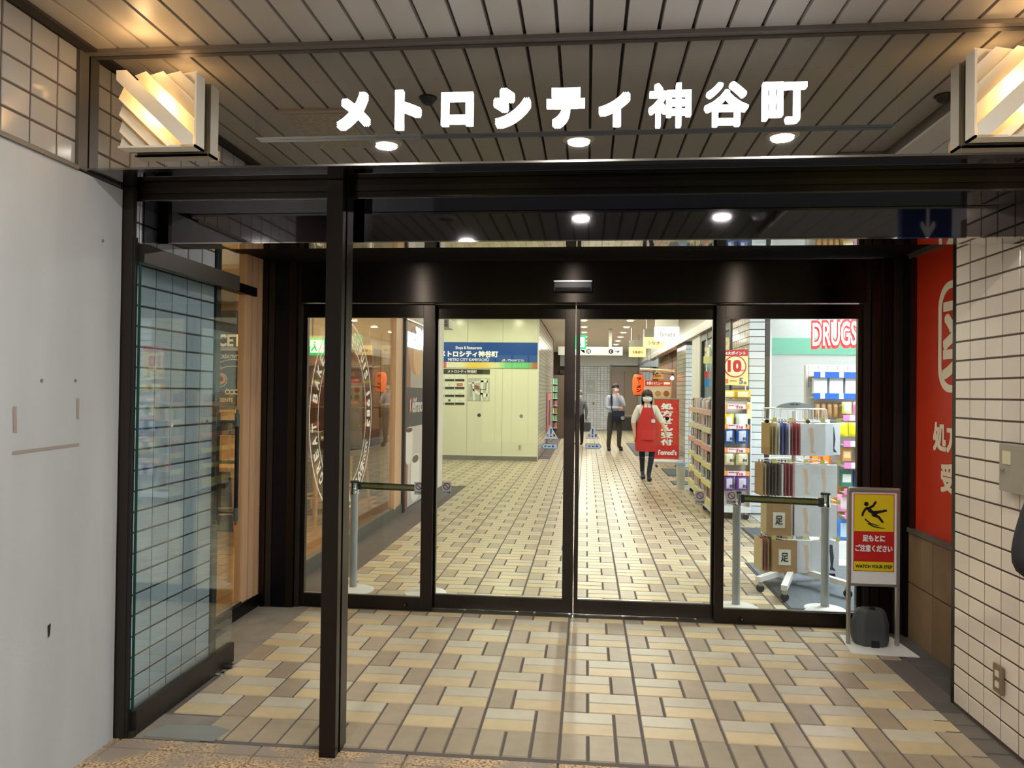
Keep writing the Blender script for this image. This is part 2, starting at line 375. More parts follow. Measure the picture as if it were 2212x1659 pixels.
# left wall: tiles above a ledge, painted panel below; tiled again behind the glass door
wl_ = struct('wall_left', MB().box(-2.25, -2.008, -3.2, 3.95, 2.36, 2.95).box(-2.25, -2.008, 3.10, 3.95, 0, 2.36).box(-2.25, -2.02, -3.2, 3.10, 0, 2.36), GROUT)
tile_wall(wl_, (-2.008, 2.838), (0, -1), 10, 5, 2.372, M('dull glazed tile', (164, 163, 160), 0.12, vary=0.06), 'wtL', '+x')
tile_wall(wl_, (-2.008, 3.105), (0, 1), 6, 25, 0.02, W_TILE2, 'wtL2', '+x')
panel = struct('trim_1', MB().box(-2.02, -1.996, -3.2, 3.098, 0, 2.352), CONC)
tag(panel, 'grey painted wall panel with old tape marks left of the entrance')
TAPE = M('tape residue', (150, 138, 128), 0.8)
for (a, b, c, d) in [((28, 878), (36, 878), (37, 934), (29, 934)), ((166, 860), (171, 860), (171, 905), (166, 905)), ((27, 975), (171, 957), (171, 963), (27, 982))]:
    pts = [PX(p[0], p[1], -1.994) for p in (a, b, c, d)]
    MB().quad(*pts).build('tape_mark', TAPE, panel)
pts = [PX(p[0], p[1], -1.994) for p in ((103, 1352), (110, 1346), (108, 1372), (104, 1378))]; MB().quad(*pts).build('scratch', BLACK, panel)
for q in ((222, 520), (90, 822), (163, 822)):
    c = PX(q[0], q[1], -1.994); MB().lathe([(0, 0), (0.006, 0), (0.006, 0.002)], c, 8, 'x').build('nail_hole', PRINTG, panel)
struct('trim_2', MB().box(-2.02, -1.985, -3.2, 2.80, 2.352, 2.368), M('ledge', (120, 112, 100), 0.6))
struct('trim_3', MB().box(-2.02, -1.99, 2.800, 2.855, 2.36, 2.84), M('grey angle trim', (90, 84, 74), 0.5))

# right wall
wr = struct('wall_right', MB().box(1.803, 1.83, 2.62, 3.945, 0, 2.36), GROUT)
tile_wall(wr, (1.803, 3.940), (0, -1), 9, 26, 0.015, W_TILE, 'wtR', '-x')
struct('trim_4', MB().box(1.806, 1.84, 3.945, 3.985, 0, 2.39), M('dark strip', (30, 27, 25), 0.35, 0.6))

# ceiling: aluminium slats
CE = M('ceiling slat', (170, 164, 154), 0.42, 0.0, mottle=0.02, mscale=2)
ce = struct('ceiling', MB().box(-2.25, 2.6, -3.2, 2.86, 2.856, 2.95), M('ceiling gap', (46, 40, 36), 0.8))
sl = MB(); w2 = 0.1235 / 2 - 0.005
sl.add([(-w2, -3.0, 0.018), (-w2 + 0.002, -3.0, 0), (w2 - 0.002, -3.0, 0), (w2, -3.0, 0.018), (-w2, 2.86, 0.018), (-w2 + 0.002, 2.86, 0), (w2 - 0.002, 2.86, 0), (w2, 2.86, 0.018)],
       [(0, 1, 5, 4), (1, 2, 6, 5), (2, 3, 7, 6), (0, 3, 2, 1), (4, 5, 6, 7)])
slm = sl.mesh('slat', CE)
for i in range(-16, 20):
    x = 0.0025 + (i + 0.5) * 0.1236
    if -2.0 < x < 2.4: put_tile(slm, x, 0, 2.838, ce, 'slat')
struct('trim_5', MB().box(-2.0, 2.2, 2.828, 2.858, 2.822, 2.842), M('ceiling bead', (120, 112, 106), 0.5, 0.2))
struct('trim_6', MB().box(-1.99, -1.94, -3.0, 2.83, 2.826, 2.84), M('ceiling gap'))
# pale lower soffit on the right, with its long boards
wsof = struct('ceiling', MB().box(1.61, 3.6, 1.4, 2.5, 2.79, 2.835).box(1.36, 3.6, 0.2, 1.4, 2.79, 2.835), M('soffit gap', (120, 116, 110), 0.7))
SOFM = M('pale soffit board', (214, 208, 198), 0.5)
for i in range(6):
    MB().box(1.612 + i * 0.16, 1.766 + i * 0.16, 1.41, 2.49, 2.776, 2.79).build('slat', SOFM, wsof)
for i in range(7):
    MB().box(1.365 + i * 0.16, 1.519 + i * 0.16, 0.2, 1.39, 2.776, 2.79).build('slat', SOFM, wsof)
bsn = thing('station_sign', 'blue hanging station sign with white arrow, seen only in the mirror fascia', 'sign', (2.35, 1.5, 2.4))
MB().box(1.95, 2.85, 1.48, 1.54, 2.45, 2.74, ch=.004).build('panel', M('station blue', (30, 50, 104), 0.4), bsn)
txt('↓', (2.15, 1.545, 2.49), -U, Z, 0.09, 0.2, PRINTW, bsn, 0.03, name='arrow_mark')
MB().box(2.25, 2.37, 1.541, 1.545, 2.50, 2.68).build('pictogram', PRINTW, bsn)

# ------------------------------------------------------------------ mirror fascia, letters, lamps
fas = struct('trim_7', MB().box(-2.0, 2.2, 2.86, 2.98, 2.374, 2.856), MIRROR); tag(fas, 'polished steel mirror fascia above the entrance')
struct('trim_8', MB().box(-1.995, 2.2, 2.856, 2.90, 2.366, 2.374), M('thin steel edge', (150, 146, 140), 0.2, 1.0))
sg = thing('entrance_sign', 'white glowing katakana and kanji sign on a mirror box above the doors', 'sign', (-0.1, 2.83, 2.47))
MB().box(-1.285, 1.090, 2.832, 2.859, 2.473, 2.684, ch=0.001).build('mirror_box', MIRROR, sg)
LIT = M('lit letter face', (250, 250, 255), 0.4, emit=2.6)
HALO = M('lit letter edge', (190, 205, 255), 0.4, emit=1.3)
for ch, x0, x1, y0, y1 in [('メ', 727, 798, 198, 279), ('ト', 852, 909, 193, 278), ('ロ', 952, 1022, 198, 270), ('シ', 1065, 1147, 188, 274), ('テ', 1180, 1264, 188, 274),
                           ('ィ', 1293, 1362, 198, 271), ('神', 1401, 1494, 178, 273), ('谷', 1522, 1618, 175, 271), ('町', 1648, 1744, 175, 265)]:
    a = PY(x0, y1, 2.82); b = PY(x1, y0, 2.82)
    bl = 0.020 if ch in '神谷町' else 0.052
    L = txt(ch, (a.x, 2.8255, a.z), U, Z, b.x - a.x, b.z - a.z, LIT, sg, bl, extrude=0.04, name='letter')
fill = area('sign_glow', (-0.1, 2.765, 2.56), 1.75, 0.8, (0.9, 0.94, 1), rot=(PI / 2, 0, 0), shape='RECTANGLE', sizey=0.1, parent=sg)
bpy.data.objects.remove(fill)

def clip_band(lo, hi, s=0.5):
    """square [-s,s]^2 cut to lo <= (x+y) <= hi"""
    def cut(poly, a, sign):
        out = []
        for i in range(len(poly)):
            p, q = poly[i], poly[(i + 1) % len(poly)]; dp = sign * (p[0] + p[1] - a); dq = sign * (q[0] + q[1] - a)
            if dp >= 0: out.append(p)
            if dp * dq < 0: t = dp / (dp - dq); out.append((p[0] + (q[0] - p[0]) * t, p[1] + (q[1] - p[1]) * t))
        return out
    return cut(cut([(-s, -s), (s, -s), (s, s), (-s, s)], lo, 1), hi, -1)
LAMPW = M('lamp white metal', (226, 218, 200), 0.5)
BULB = M('bulb glow', (255, 205, 120), 0.4, emit=22)
def wall_lamp(cx, cz, w, h, mir, label):
    t = thing('wall_lamp', label, 'lamp', (cx, 2.83, cz - h / 2), 'louvred wall lamps on the mirror fascia')
    uu = Vector((-1 if mir else 1, 0, 0))
    MB().box(cx - w / 2 + .015, cx + w / 2 - .015, 2.845, 2.859, cz - h / 2 + .015, cz + h / 2 - .015).build('back_plate', M('lamp olive base', (96, 86, 60), 0.6), t)
    e = 0.022                                    # white casing: four sides
    c = MB(); x0, x1, z0, z1 = cx - w / 2, cx + w / 2, cz - h / 2, cz + h / 2
    for b in [((x0, x0 + .008, z0, z1 - .01) if mir else (x1 - .008, x1, z0, z1 - .01)), (x0, x1, z0, z0 + .008)]: c.box(b[0], b[1], 2.772, 2.836, b[2], b[3])
    c.box(x0 + .01, x1 - .01, 2.830, 2.836, z0, z1 - .01); c.build('casing', LAMPW, t)
    def slat(lo, hi, ya, yb):
        pts = clip_band(lo, hi); m = MB(); P = []; n = len(pts)
        for (a, b) in pts:
            k = (a + b - lo) / (hi - lo); y = ya + (yb - ya) * k
            P.append(Vector((cx, y, cz)) + uu * (a * w * .985) + Z * (b * h * .985))
        Q = [p + Vector((0, 0.003, 0)) for p in P]
        m.add(P + Q, [tuple(range(n)), tuple(range(2 * n - 1, n - 1, -1))] + [(i, n + i, n + (i + 1) % n, (i + 1) % n) for i in range(n)])
        m.build('louvre', LAMPW, t)
    slat(-0.13, 0.13, 2.752, 2.752)              # wide centre band
    for k in range(4):
        a = 0.13 + 0.215 * k
        slat(a, min(a + 0.225, 0.995), 2.806 - 0.002 * k, 2.768 + 0.004 * k)
        slat(-min(a + 0.225, 0.995), -a, 2.768 + 0.004 * k, 2.806 - 0.002 * k)
    MB().lathe([(0.0, -0.05), (0.018, -0.04), (0.024, 0), (0.018, 0.04), (0.0, 0.05)], (cx, 2.792, cz), 12).build('bulb', BULB, t, smooth=True)
    point('bulb_light', (cx, 2.768, cz + 0.02), 0.9, (1.0, 0.60, 0.26), 0.02, t)
    point('bulb_light', (cx + (0.02 if mir else -0.02), 2.70, cz + h / 2 + 0.03), 1.1, (1.0, 0.60, 0.26), 0.03, t)
    return t
wall_lamp(-1.652, 2.572, 0.315, 0.295, False, 'louvred square lamp glowing warm, left end of mirror fascia')
wall_lamp(1.487, 2.560, 0.325, 0.318, True, 'louvred square lamp glowing warm, right end of mirror fascia, cut by the frame')

# recessed downlights of the entrance ceiling (seen in the mirrors)
DL = M('downlight diffuser', (255, 252, 240), 0.4, emit=9.0)
def downlight(x, y, z, r, label, power=0, color=SOFT, group=None, lit=True):
    t = thing('downlight', label, 'ceiling light', (x, y, z), group)
    MB().lathe([(r * 0.72, -0.012), (r * 0.78, -0.012), (r, -0.004), (r, 0.002), (r * 0.72, 0.002)], (x, y, z), 28).build('trim_ring', M('downlight ring', (206, 196, 178), 0.4), t, smooth=True)
    MB().lathe([(0, -0.005), (r * 0.73, -0.005), (r * 0.73, 0.0)], (x, y, z), 28).build('diffuser', DL if lit else PRINTG, t)
    if power: area('downlight_beam', (x, y, z - 0.02), r * 1.3, power, color, parent=t)
    return t
for i, (x, n1) in enumerate([(-1.09, 'left'), (-0.055, 'middle'), (0.985, 'right')]):
    downlight(x, 1.70, 2.838, 0.085, f'{n1} of three lit round downlights nearest the mirror fascia', 17, (1, 0.95, 0.88), 'entrance downlights')
    downlight(x, 0.75, 2.838, 0.085, f'{n1} downlight of the second row behind, seen only in the dark header' + (', unlit' if i == 0 else ''), 0 if i == 0 else 13, (1, 0.95, 0.88), 'entrance downlights', lit=i > 0)
downlight(-1.06, -0.1, 2.838, 0.085, 'lit downlight farthest back, reflected low in the dark header', 14, (1, 0.95, 0.88), 'entrance downlights')
for x, y, lb in [(-0.733, 2.257, 'dark round sprinkler head on the slatted ceiling left of centre'), (1.561, 2.187, 'dark round sprinkler head on the slatted ceiling by the right lamp')]:
    t = thing('sprinkler', lb, 'sprinkler', (x, y, 2.838))
    MB().lathe([(0, -0.03), (0.02, -0.03), (0.03, -0.02), (0.035, 0)], (x, y, 2.838), 16).build('head', M('sprinkler dark', (40, 42, 40), 0.5), t, smooth=True)
    MB().lathe([(0.035, -0.004), (0.042, -0.004), (0.042, 0.0)], (x, y, 2.838), 16).build('collar', M('sprinkler dark'), t)
t = thing('smoke_detector', 'white round smoke detector on the slatted ceiling', 'detector', (1.25, 0.75, 2.838))
MB().lathe([(0, -0.045), (0.03, -0.045), (0.045, -0.03), (0.055, -0.012), (0.055, 0)], (1.25, 0.75, 2.838), 20).build('dome', WHITE, t, smooth=True)
MB().lathe([(0.055, -0.006), (0.062, -0.006), (0.062, 0)], (1.25, 0.75, 2.838), 20).build('base_ring', WHITE, t)
ht = thing('ceiling_hatch', 'speckled access hatch in the slatted ceiling, left of the sign', 'hatch', (-1.33, 2.0, 2.83))
MB().box(-1.50, -1.14, 1.66, 2.16, 2.826, 2.838).build('frame', CE, ht); MB().box(-1.47, -1.17, 1.69, 2.13, 2.822, 2.83).build('hatch_door', M('hatch', (170, 160, 140), 0.5, mottle=0.25, mscale=60), ht)

# ------------------------------------------------------------------ entrance header, post, pillars
hd = thing('entrance_header', 'dark polished metal header box spanning the entrance under the mirror fascia', 'header', (0, 3.2, 2.15))
SOF = M('polished dark soffit', (176, 172, 168), 0.03, 1.0, bump=0.05, bscale=3)
xa, xb_ = -2.004, 1.798
MB().box(xa, xb_, 2.902, 3.14, 2.368, 2.376).build('upper_soffit', SOF, hd)
r = MB(); r.box(xa, xb_, 3.14, 3.26, 2.345, 2.376).box(xa, xb_, 3.148, 3.26, 2.336, 2.345).box(xa, xb_, 3.14, 3.26, 2.318, 2.336); r.build('rail', BRONZE, hd)
MB().box(xa, xb_, 3.15, 3.27, 2.314, 2.318).build('middle_soffit', SOF, hd)
MB().box(xa, xb_, 3.26, 3.388, 2.156, 2.372).build('face_panel', BLACK_MIRROR, hd)
MB().box(xa, xb_, 3.262, 3.39, 2.150, 2.1555).build('lower_soffit', SOF, hd)
ps = thing('door_post', 'slim dark bronze metal post standing free before the sliding doors', 'post', (-1.03, 3.11, 0))
MB().box(-1.072, -1.004, 3.045, 3.088, 0, 2.366, ch=0.0015).build('front_section', BRONZE, ps)
MB().box(-1.060, -1.010, 3.088, 3.098, 0, 2.366).build('groove', BLACK, ps)
MB().box(-1.072, -1.001, 3.098, 3.18, 0, 2.366, ch=0.0015).build('rear_section', BRONZE, ps)
for z in (1.98, 1.93): pass
pl = thing('frame_pillar', 'dark bronze frame pillar beside the grey wall panel, left edge of entrance', 'pillar', (-1.98, 3.15, 0))
MB().box(-2.018, -1.952, 3.105, 3.135, 0, 2.366, ch=0.0015).build('shaft', BRONZE_D, pl)
MB().box(-1.9518, -1.940, 3.108, 3.128, 0, 2.15).build('edge_strip', BLACK, pl)

# glass door leaf folded open against the left tiles
dr = thing('glass_door_leaf', 'frameless glass door standing open against the left tile wall', 'door', (-1.93, 3.14, 0))
LX = -1.932
MB().box(LX - 0.006, LX + 0.006, 3.138, 4.046, 0.105, 2.06).build('glass_pane', LEAFG, dr)
MB().box(LX - .018, LX + .018, 3.135, 4.05, 2.045, 2.125, ch=0.001).build('top_rail', BRONZE_D, dr)
MB().box(LX - .018, LX + .018, 3.135, 4.05, 0.006, 0.11, ch=0.001).build('bottom_rail', BRONZE_D, dr)
MB().box(LX - .006, LX + .004, 3.134, 3.1376, 0.105, 2.05).build('edge_strip', M('green glass edge', (30, 74, 66), 0.1), dr)
MB().lathe([(0, 0), (0.02, 0), (0.02, 0.03), (0, 0.03)], (LX, 3.128, 0.0), 12).build('pivot', BRONZE_D, dr)
for sx in (1, -1):
    hx = LX + sx * 0.055
    h = MB().tube((hx, 3.968, 0.86), (hx, 3.968, 1.30), 0.0115, n=16).build('handle', BLACKG, dr, smooth=True)
    for za, zb, zz, kp in ((0.79, 0.86, 0.835, -1), (1.30, 1.37, 1.325, 1)):
        g = MB(); g.tube((hx, 3.968, za), (hx, 3.968, zb), 0.013, n=16); ze = zb if kp > 0 else za
        g.lathe([(0, 0.026 * kp), (0.006, 0.022 * kp), (0.008, 0.012 * kp), (0.005, -0.004 * kp)], (hx, 3.968, ze), 12); g.tube((LX, 3.968, zz), (hx, 3.968, zz), 0.008, n=12)
        g.build('handle_mount', M('grey handle metal', (96, 104, 98), 0.35, 0.8), h, smooth=True)
for px, py, lb in ((372, 918, 'pale'), (448, 911, 'violet')):
    c = PX(px, py, LX + 0.008); MB().lathe([(0, 0.0), (0.011, 0), (0.011, -0.002)], c, 14, 'x').build('warning_dot', M('dot ' + lb, (206, 188, 186) if lb == 'pale' else (96, 92, 120), 0.4), dr)
for px, py, lb in ((470, 1458, 'chrome door stop bolt low on the open glass door, front one'), (487, 1440, 'black rubber door stop low on the open glass door, rear one')):
    c = PX(px, py, LX + 0.02); t = thing('door_stop', lb, 'door stop', c)
    MB().lathe([(0.022, -.004), (0.022, 0.03), (0.018, 0.04), (0, 0.04)], c, 18, 'x').build('rubber_body', CHROME if 'chrome' in lb else BLACK, t, smooth=True)
    MB().lathe([(0.012, 0.038), (0.012, 0.046), (0, 0.046)], c, 12, 'x').build('bolt', STEEL, t)

# ------------------------------------------------------------------ vestibule side walls
dk = M('black jamb metal', (26, 23, 21), 0.35, 0.7)
struct('trim_9', MB().box(-2.03, -1.995, 3.945, 4.0, 0, 2.4), M('jamb grey green', (52, 58, 56), 0.4, 0.6))
# cafe front window, left side of vestibule
w1 = struct('window_1', MB().box(-2.30, -2.24, 4.0, 5.09, 0.0, 0.09).box(-2.30, -2.24, 4.0, 5.0, 2.13, 2.19), dk)
MB().box(-2.272, -2.264, 4.0, 4.87, 0.09, 2.13).build('glass_pane', GLASS, w1)
MB().box(-2.272, -2.264, 4.0, 4.87, 2.19, 2.44).build('transom_pane', GLASS, w1)
for i, y in enumerate((4.872, 4.952, 5.032)):
    MB().box(-2.31 + i * 0.006, -2.255 + i * 0.006, y, y + 0.072, 0.085, 2.44, ch=.001).build('timber_mullion', WOODFR, w1)
MB().box(-2.295, -2.255, 4.0, 4.87, 0.088, 0.10).build('window_sill', STEEL, w1)
MB().box(-2.31, -2.25, 4.0, 4.012, 0, 2.44).build('window_post', dk, w1)
wv = struct('wall_left', MB().box(-2.42, -2.24, 5.13, 5.4, 0, 2.5).box(-2.42, -2.24, 3.95, 5.06, 2.44, 2.95), dk)
j = thing('door_jamb', 'stepped dark bronze door jamb between cafe window and sliding doors', 'jamb', (-2.1, 5.15, 0))
for (a, b, y0, m_) in [(-2.235, -2.20, 5.09, BRONZE), (-2.195, -2.155, 5.095, BRONZE_D), (-2.15, -2.05, 5.10, M('jamb blue black', (34, 34, 44), 0.3, 0.9)), (-2.05, -2.0, 5.10, BRONZE), (-1.995, -1.965, 5.12, BRONZE_D)]:
    MB().box(a, b, y0, 5.22, 0, 2.39, ch=.001).build('jamb_strip', m_, j)
# vestibule ceiling
struct('ceiling', MB().box(-2.3, 2.4, 3.39, 5.3, 2.40, 2.46), M('vestibule ceiling', (12, 11, 11), 0.6, 0.0, spec=.2))
for i, x in enumerate((-1.30, -0.11, 1.12)):
    downlight(x, 4.25, 2.399, 0.07, '%s of three downlights in the vestibule ceiling, hidden above the header' % ['left', 'middle', 'right'][i], 5.5, (1.0, .95, .86), 'vestibule downlights')
# right side: red film window above stone base
wr2 = struct('wall_right', MB().box(2.03, 2.25, 3.96, 5.3, 0, 0.66), M('tan stone', (156, 128, 92), 0.7, mottle=0.12, mscale=5))
STONE = M('tan stone slab', (128, 104, 76), 0.6, vary=0.08, mottle=0.14, mscale=7)
for i, (ya, yb) in enumerate([(3.98, 4.32), (4.33, 4.66), (4.67, 5.0)]):
    for k, (za, zb) in enumerate([(0.0, 0.345), (0.352, 0.655)]): MB().box(2.012, 2.032, ya, yb, za, zb, ch=.001).build('stone_panel', STONE, wr2)
struct('trim_15', MB().box(1.84, 2.05, 3.96, 3.985, 0, 2.4), M('dark strip'))
w2_ = struct('window_2', MB().box(2.0, 2.10, 3.98, 5.05, 0.662, 0.69).box(2.0, 2.06, 3.98, 5.05, 2.37, 2.40), M('grey sill', (120, 112, 104), 0.4, 0.5))
RED = M('red window film', (196, 52, 26), 0.35)
rf = MB().box(2.035, 2.042, 4.02, 4.98, 0.69, 2.37).build('film_panel', RED, w2_)
rx = 2.033
fr_ = MB()                                                 # rounded white outline of the pharmacy mark
def ring_rr(mb, y0, y1, z0, z1, rad, t, x):
    def rr(y0, y1, z0, z1, rad):
        P = []
        for (cy, cz, a0) in [(y1 - rad, z1 - rad, 0), (y0 + rad, z1 - rad, PI / 2), (y0 + rad, z0 + rad, PI), (y1 - rad, z0 + rad, 1.5 * PI)]:
            for k in range(7): a = a0 + PI / 2 * k / 6; P.append((x, cy + rad * math.cos(a), cz + rad * math.sin(a)))
        return P
    A = rr(y0, y1, z0, z1, rad); B = rr(y0 + t, y1 - t, z0 + t, z1 - t, rad - t * 0.6); n = len(A)
    mb.add(A + B, [(i, (i + 1) % n, n + (i + 1) % n, n + i) for i in range(n)])
ring_rr(fr_, 4.03, 4.66, 1.53, 2.16, 0.14, 0.042, rx); fr_.build('outline_mark', M('cream print', (236, 222, 196), 0.5), rf)
CRP = M('cream print')
txt('薬', (rx, 4.61, 1.60), -FW, Z, 0.50, 0.48, CRP, rf, 0.022)
txt('処方せん', (rx, 4.72, 1.19), -FW, Z, 0.66, 0.17, CRP, rf, 0.04)
txt('受付', (rx, 4.62, 0.96), -FW, Z, 0.34, 0.17, CRP, rf, 0.04)
for i, (x, y0) in enumerate([(2.01, 5.0), (1.985, 5.05), (1.93, 5.08), (1.86, 5.10), (1.80, 5.12)]): pass
j = thing('door_jamb', 'stepped dark bronze door jamb between sliding doors and red window', 'jamb', (1.95, 5.15, 0))
for (a, b, y0, m_) in [(1.778, 1.815, 5.11, BRONZE_D), (1.82, 1.875, 5.095, BRONZE), (1.88, 1.935, 5.07, M('jamb reddish', (34, 20, 17), 0.4, 0.7)), (1.94, 1.99, 5.05, BRONZE_D), (1.99, 2.04, 5.0, dk)]:
    MB().box(a, b, y0, 5.22, 0, 2.39, ch=.001).build('jamb_strip', m_, j)
MB().box(2.006, 2.03, 4.955, 4.985, 0.69, 2.37).build('window_post', M('window post dark', (60, 34, 28), 0.4, 0.6), w2_)
struct('wall_right', MB().box(2.04, 2.4, 5.05, 5.4, 0, 2.5), dk)

struct('wall_right', MB().box(2.3, 9.0, 5.02, 5.26, 0, 3.3), M('outer facade', (150, 144, 134), .7, mottle=.05))
struct('wall_left', MB().box(-9.0, -2.3, 3.6, 3.9, 0, 3.3), M('outer facade'))
# ------------------------------------------------------------------ sliding doors
tr_ = thing('door_transom', 'wide dark bronze transom box above the sliding doors', 'transom', (0, 5.15, 2.10))
MB().box(-1.965, 1.778, 5.09, 5.26, 2.104, 2.385, ch=.002).build('cover', BRONZE, tr_)
sn = thing('door_sensor', 'black motion sensor box on the transom above the sliding doors', 'sensor', (-0.1, 5.07, 2.17))
MB().box(-0.224, 0.029, 5.045, 5.09, 2.175, 2.247, ch=.006).build('housing', M('sensor grey', (62, 64, 72), .3), sn)
MB().box(-0.215, 0.02, 5.04, 5.046, 2.178, 2.198).build('lens', M('sensor lens', (50, 40, 44), 0.1), sn)
MB().box(-0.224, 0.029, 5.041, 5.047, 2.236, 2.244).build('trim_line', STEEL, sn)
def sliding(name, label, x0, x1, y, z0, s0, s1, zr):
    t = thing(name, label, 'door', ((x0 + x1) / 2, y, 0), 'automatic glass sliding doors')
    MB().box(x0, x0 + s0, y - .02, y + .02, z0, 2.10, ch=.0012).build('stile', BRONZE, t)
    MB().box(x1 - s1, x1, y - .02, y + .02, z0, 2.10, ch=.0012).build('stile', BRONZE, t)
    MB().box(x0 + s0, x1 - s1, y - .02, y + .02, z0, zr, ch=.0012).build('bottom_rail', BRONZE, t)
    MB().box(x0 + s0, x1 - s1, y - .02, y + .02, 2.005, 2.10, ch=.0012).build('top_rail', BRONZE, t)
    MB().box(x0 + s0, x1 - s1, y - .004, y + .004, zr, 2.005).build('glass_pane', GLASS, t)
    g = MB(); g.box(x0 + s0, x1 - s1, y - .008, y + .008, zr, zr + .006); g.build('glazing_bead', STEEL, t)
    return t
d1 = sliding('glass_door', 'leftmost fixed glass leaf of the sliding doors, behind the free post', -1.962, -1.035, 5.155, 0.005, 0.030, 0.080, 0.095)
d2 = sliding('glass_door', 'left middle sliding glass leaf, before the cream wall', -1.060, -0.079, 5.212, 0.014, 0.038, 0.072, 0.105)
d3 = sliding('glass_door', 'right middle sliding glass leaf, before the woman in the red apron', -0.073, 0.890, 5.212, 0.014, 0.027, 0.056, 0.105)
d4 = sliding('glass_door', 'rightmost fixed glass leaf of the sliding doors, before the sock rack', 0.848, 1.782, 5.155, 0.005, 0.059, 0.036, 0.098)
struct('threshold', MB().box(-1.96, 1.78, 5.13, 5.25, 0.0, 0.006), STEEL)
for x, dd in ((-1.12, d1), (0.93, d4)):
    c = PY(876 if dd is d1 else 1601, 1306 if dd is d1 else 1338, 5.13); t = tag(MB().lathe([(0.012, 0), (0.012, -0.014), (0.006, -0.024), (0, -0.026)], c, 14, 'y').build('lock_knob', M('lock metal', (96, 92, 86), 0.3, 1), dd, smooth=True))
# stickers and warning dots on the glass
STK = M('sticker silver', (176, 180, 186), 0.35, 0.3)
for px, py, y, dd in ((905, 1055, 5.149, d1), (965, 1055, 5.206, d2), (1512, 1075, 5.206, d3), (1580, 1075, 5.149, d4)):
    c = PY(px, py, y); s = MB().box(c.x - .032, c.x + .032, y - .001, y, c.z - .043, c.z + .043).build('sticker', STK, dd)
    rg = MB(); n = 20
    A = [(c.x + .024 * math.cos(2 * PI * k / n), y - .0014, c.z + .014 + .024 * math.sin(2 * PI * k / n)) for k in range(n)]
    B = [(c.x + .018 * math.cos(2 * PI * k / n), y - .0014, c.z + .014 + .018 * math.sin(2 * PI * k / n)) for k in range(n)]
    rg.add(A + B, [(i, (i + 1) % n, n + (i + 1) % n, n + i) for i in range(n)])
    rg.quad((c.x - .018, y - .0014, c.z + .028), (c.x - .014, y - .0014, c.z + .032), (c.x + .018, y - .0014, c.z), (c.x + .014, y - .0014, c.z - .004))
    rg.build('prohibition_mark', M('sticker red', (120, 60, 64), 0.5), s)
    txt('ドアに注意', (c.x - .026, y - .0014, c.z - .034), U, Z, .052, .014, PRINTK, s, 0.02)
SKY = M('sticker blue', (40, 130, 196), 0.4); SKW = M('sticker white', (206, 226, 238), 0.4)
for px, dd in ((1190, d2), (1280, d3)):
    y = 5.206; c = PY(px, 935, y)
    s = MB().prism([(-.05, -.04), (.05, -.04), (0, .045)], (c.x, y, c.z), U, Z, -FW, .001).build('caution_sticker', SKW, dd)
    b = MB(); b.prism([(-.006, .028), (.006, .028), (.004, -.012), (-.004, -.012)], (c.x, y - .0012, c.z), U, Z, -FW, .0006); b.lathe([(0, 0), (.006, 0)], (c.x, y - .0016, c.z - .024), 12, 'y')
    b.build('exclamation_mark', PRINTB, s)
    txt('注', (c.x - .030, y - .0016, c.z - .026), U, Z, .016, .018, PRINTR, s, .02); txt('意', (c.x + .014, y - .0016, c.z - .026), U, Z, .016, .018, PRINTR, s, .02)
    a = PY(px + (-3 if px < 1200 else 2), 964, y); k = -1 if px < 1200 else 1
    s = MB().prism([(-.054, -.018), (.04, -.018), (.056, 0), (.04, .018), (-.054, .018)] if k > 0 else [(.054, -.018), (.054, .018), (-.04, .018), (-.056, 0), (-.04, -.018)], (a.x, y, a.z), U, Z, -FW, .001).build('arrow_sticker', SKY, dd)
    MB().prism([(-.050, -.014), (.038, -.014), (.050, 0), (.038, .014), (-.050, .014)] if k > 0 else [(.050, -.014), (.050, .014), (-.038, .014), (-.050, 0), (-.038, -.014)], (a.x, y - .0011, a.z), U, Z, -FW, .0006).build('sticker_face', SKW, s)
    txt('自 ⇔ 動', (a.x - .034, y - .0019, a.z - .008), U, Z, .066, .016, PRINTB, s, .02)
for px, py, y, dd, cc in ((1035, 897, 5.206, d2, 'a'), (1126, 899, 5.206, d2, 'b'), (1345, 903, 5.206, d3, 'b'), (1441, 904, 5.206, d3, 'k'), (1657, 910, 5.149, d4, 'k'), (1745, 911, 5.149, d4, 'a'), (835, 893, 5.149, d1, 'a')):
    c = PY(px, py, y); MB().lathe([(0, -.002), (.013, -.002), (.013, 0)], c, 18, 'y').build('warning_dot', M('dot ' + cc, {'a': (110, 106, 104), 'b': (186, 190, 196), 'k': (22, 20, 20)}[cc], 0.25, 0.2), dd)

# ------------------------------------------------------------------ INTERIOR SHELL
struct('ceiling', MB().box(-7.2, 2.1, 5.27, 33.0, 3.2, 3.3), CEILW)
struct('wall_front', MB().box(-7.2, 6.5, 5.27, 5.33, 2.40, 3.3).box(-7.2, -2.42, 4.0, 4.06, 0, 3.0), WALLW)
PLN = ['nearest the sock rack', 'deep in the store behind the pier', 'nearest the entrance', 'over the bakery shelves']
for nm, loc, sx, sy, pw, cc in ROOM_LIGHTS:
    t = thing('ceiling_panel_light', {'corridor_light': 'corridor ceiling light panel', 'lobby_light': 'light panel before the cream directory wall', 'store_light': 'drug store ceiling light panel', 'cafe_light': 'warm cafe ceiling light panel'}[nm] + ', ' + PLN.pop(0), 'ceiling light', loc)
    area(nm, (loc[0], loc[1], loc[2] - 0.02), sx, pw, cc, shape='RECTANGLE', sizey=sy, parent=t)
    MB().box(loc[0] - sx / 2, loc[0] + sx / 2, loc[1] - sy / 2, loc[1] + sy / 2, loc[2] - .005, loc[2] + .03).build('housing', CEILW, t)
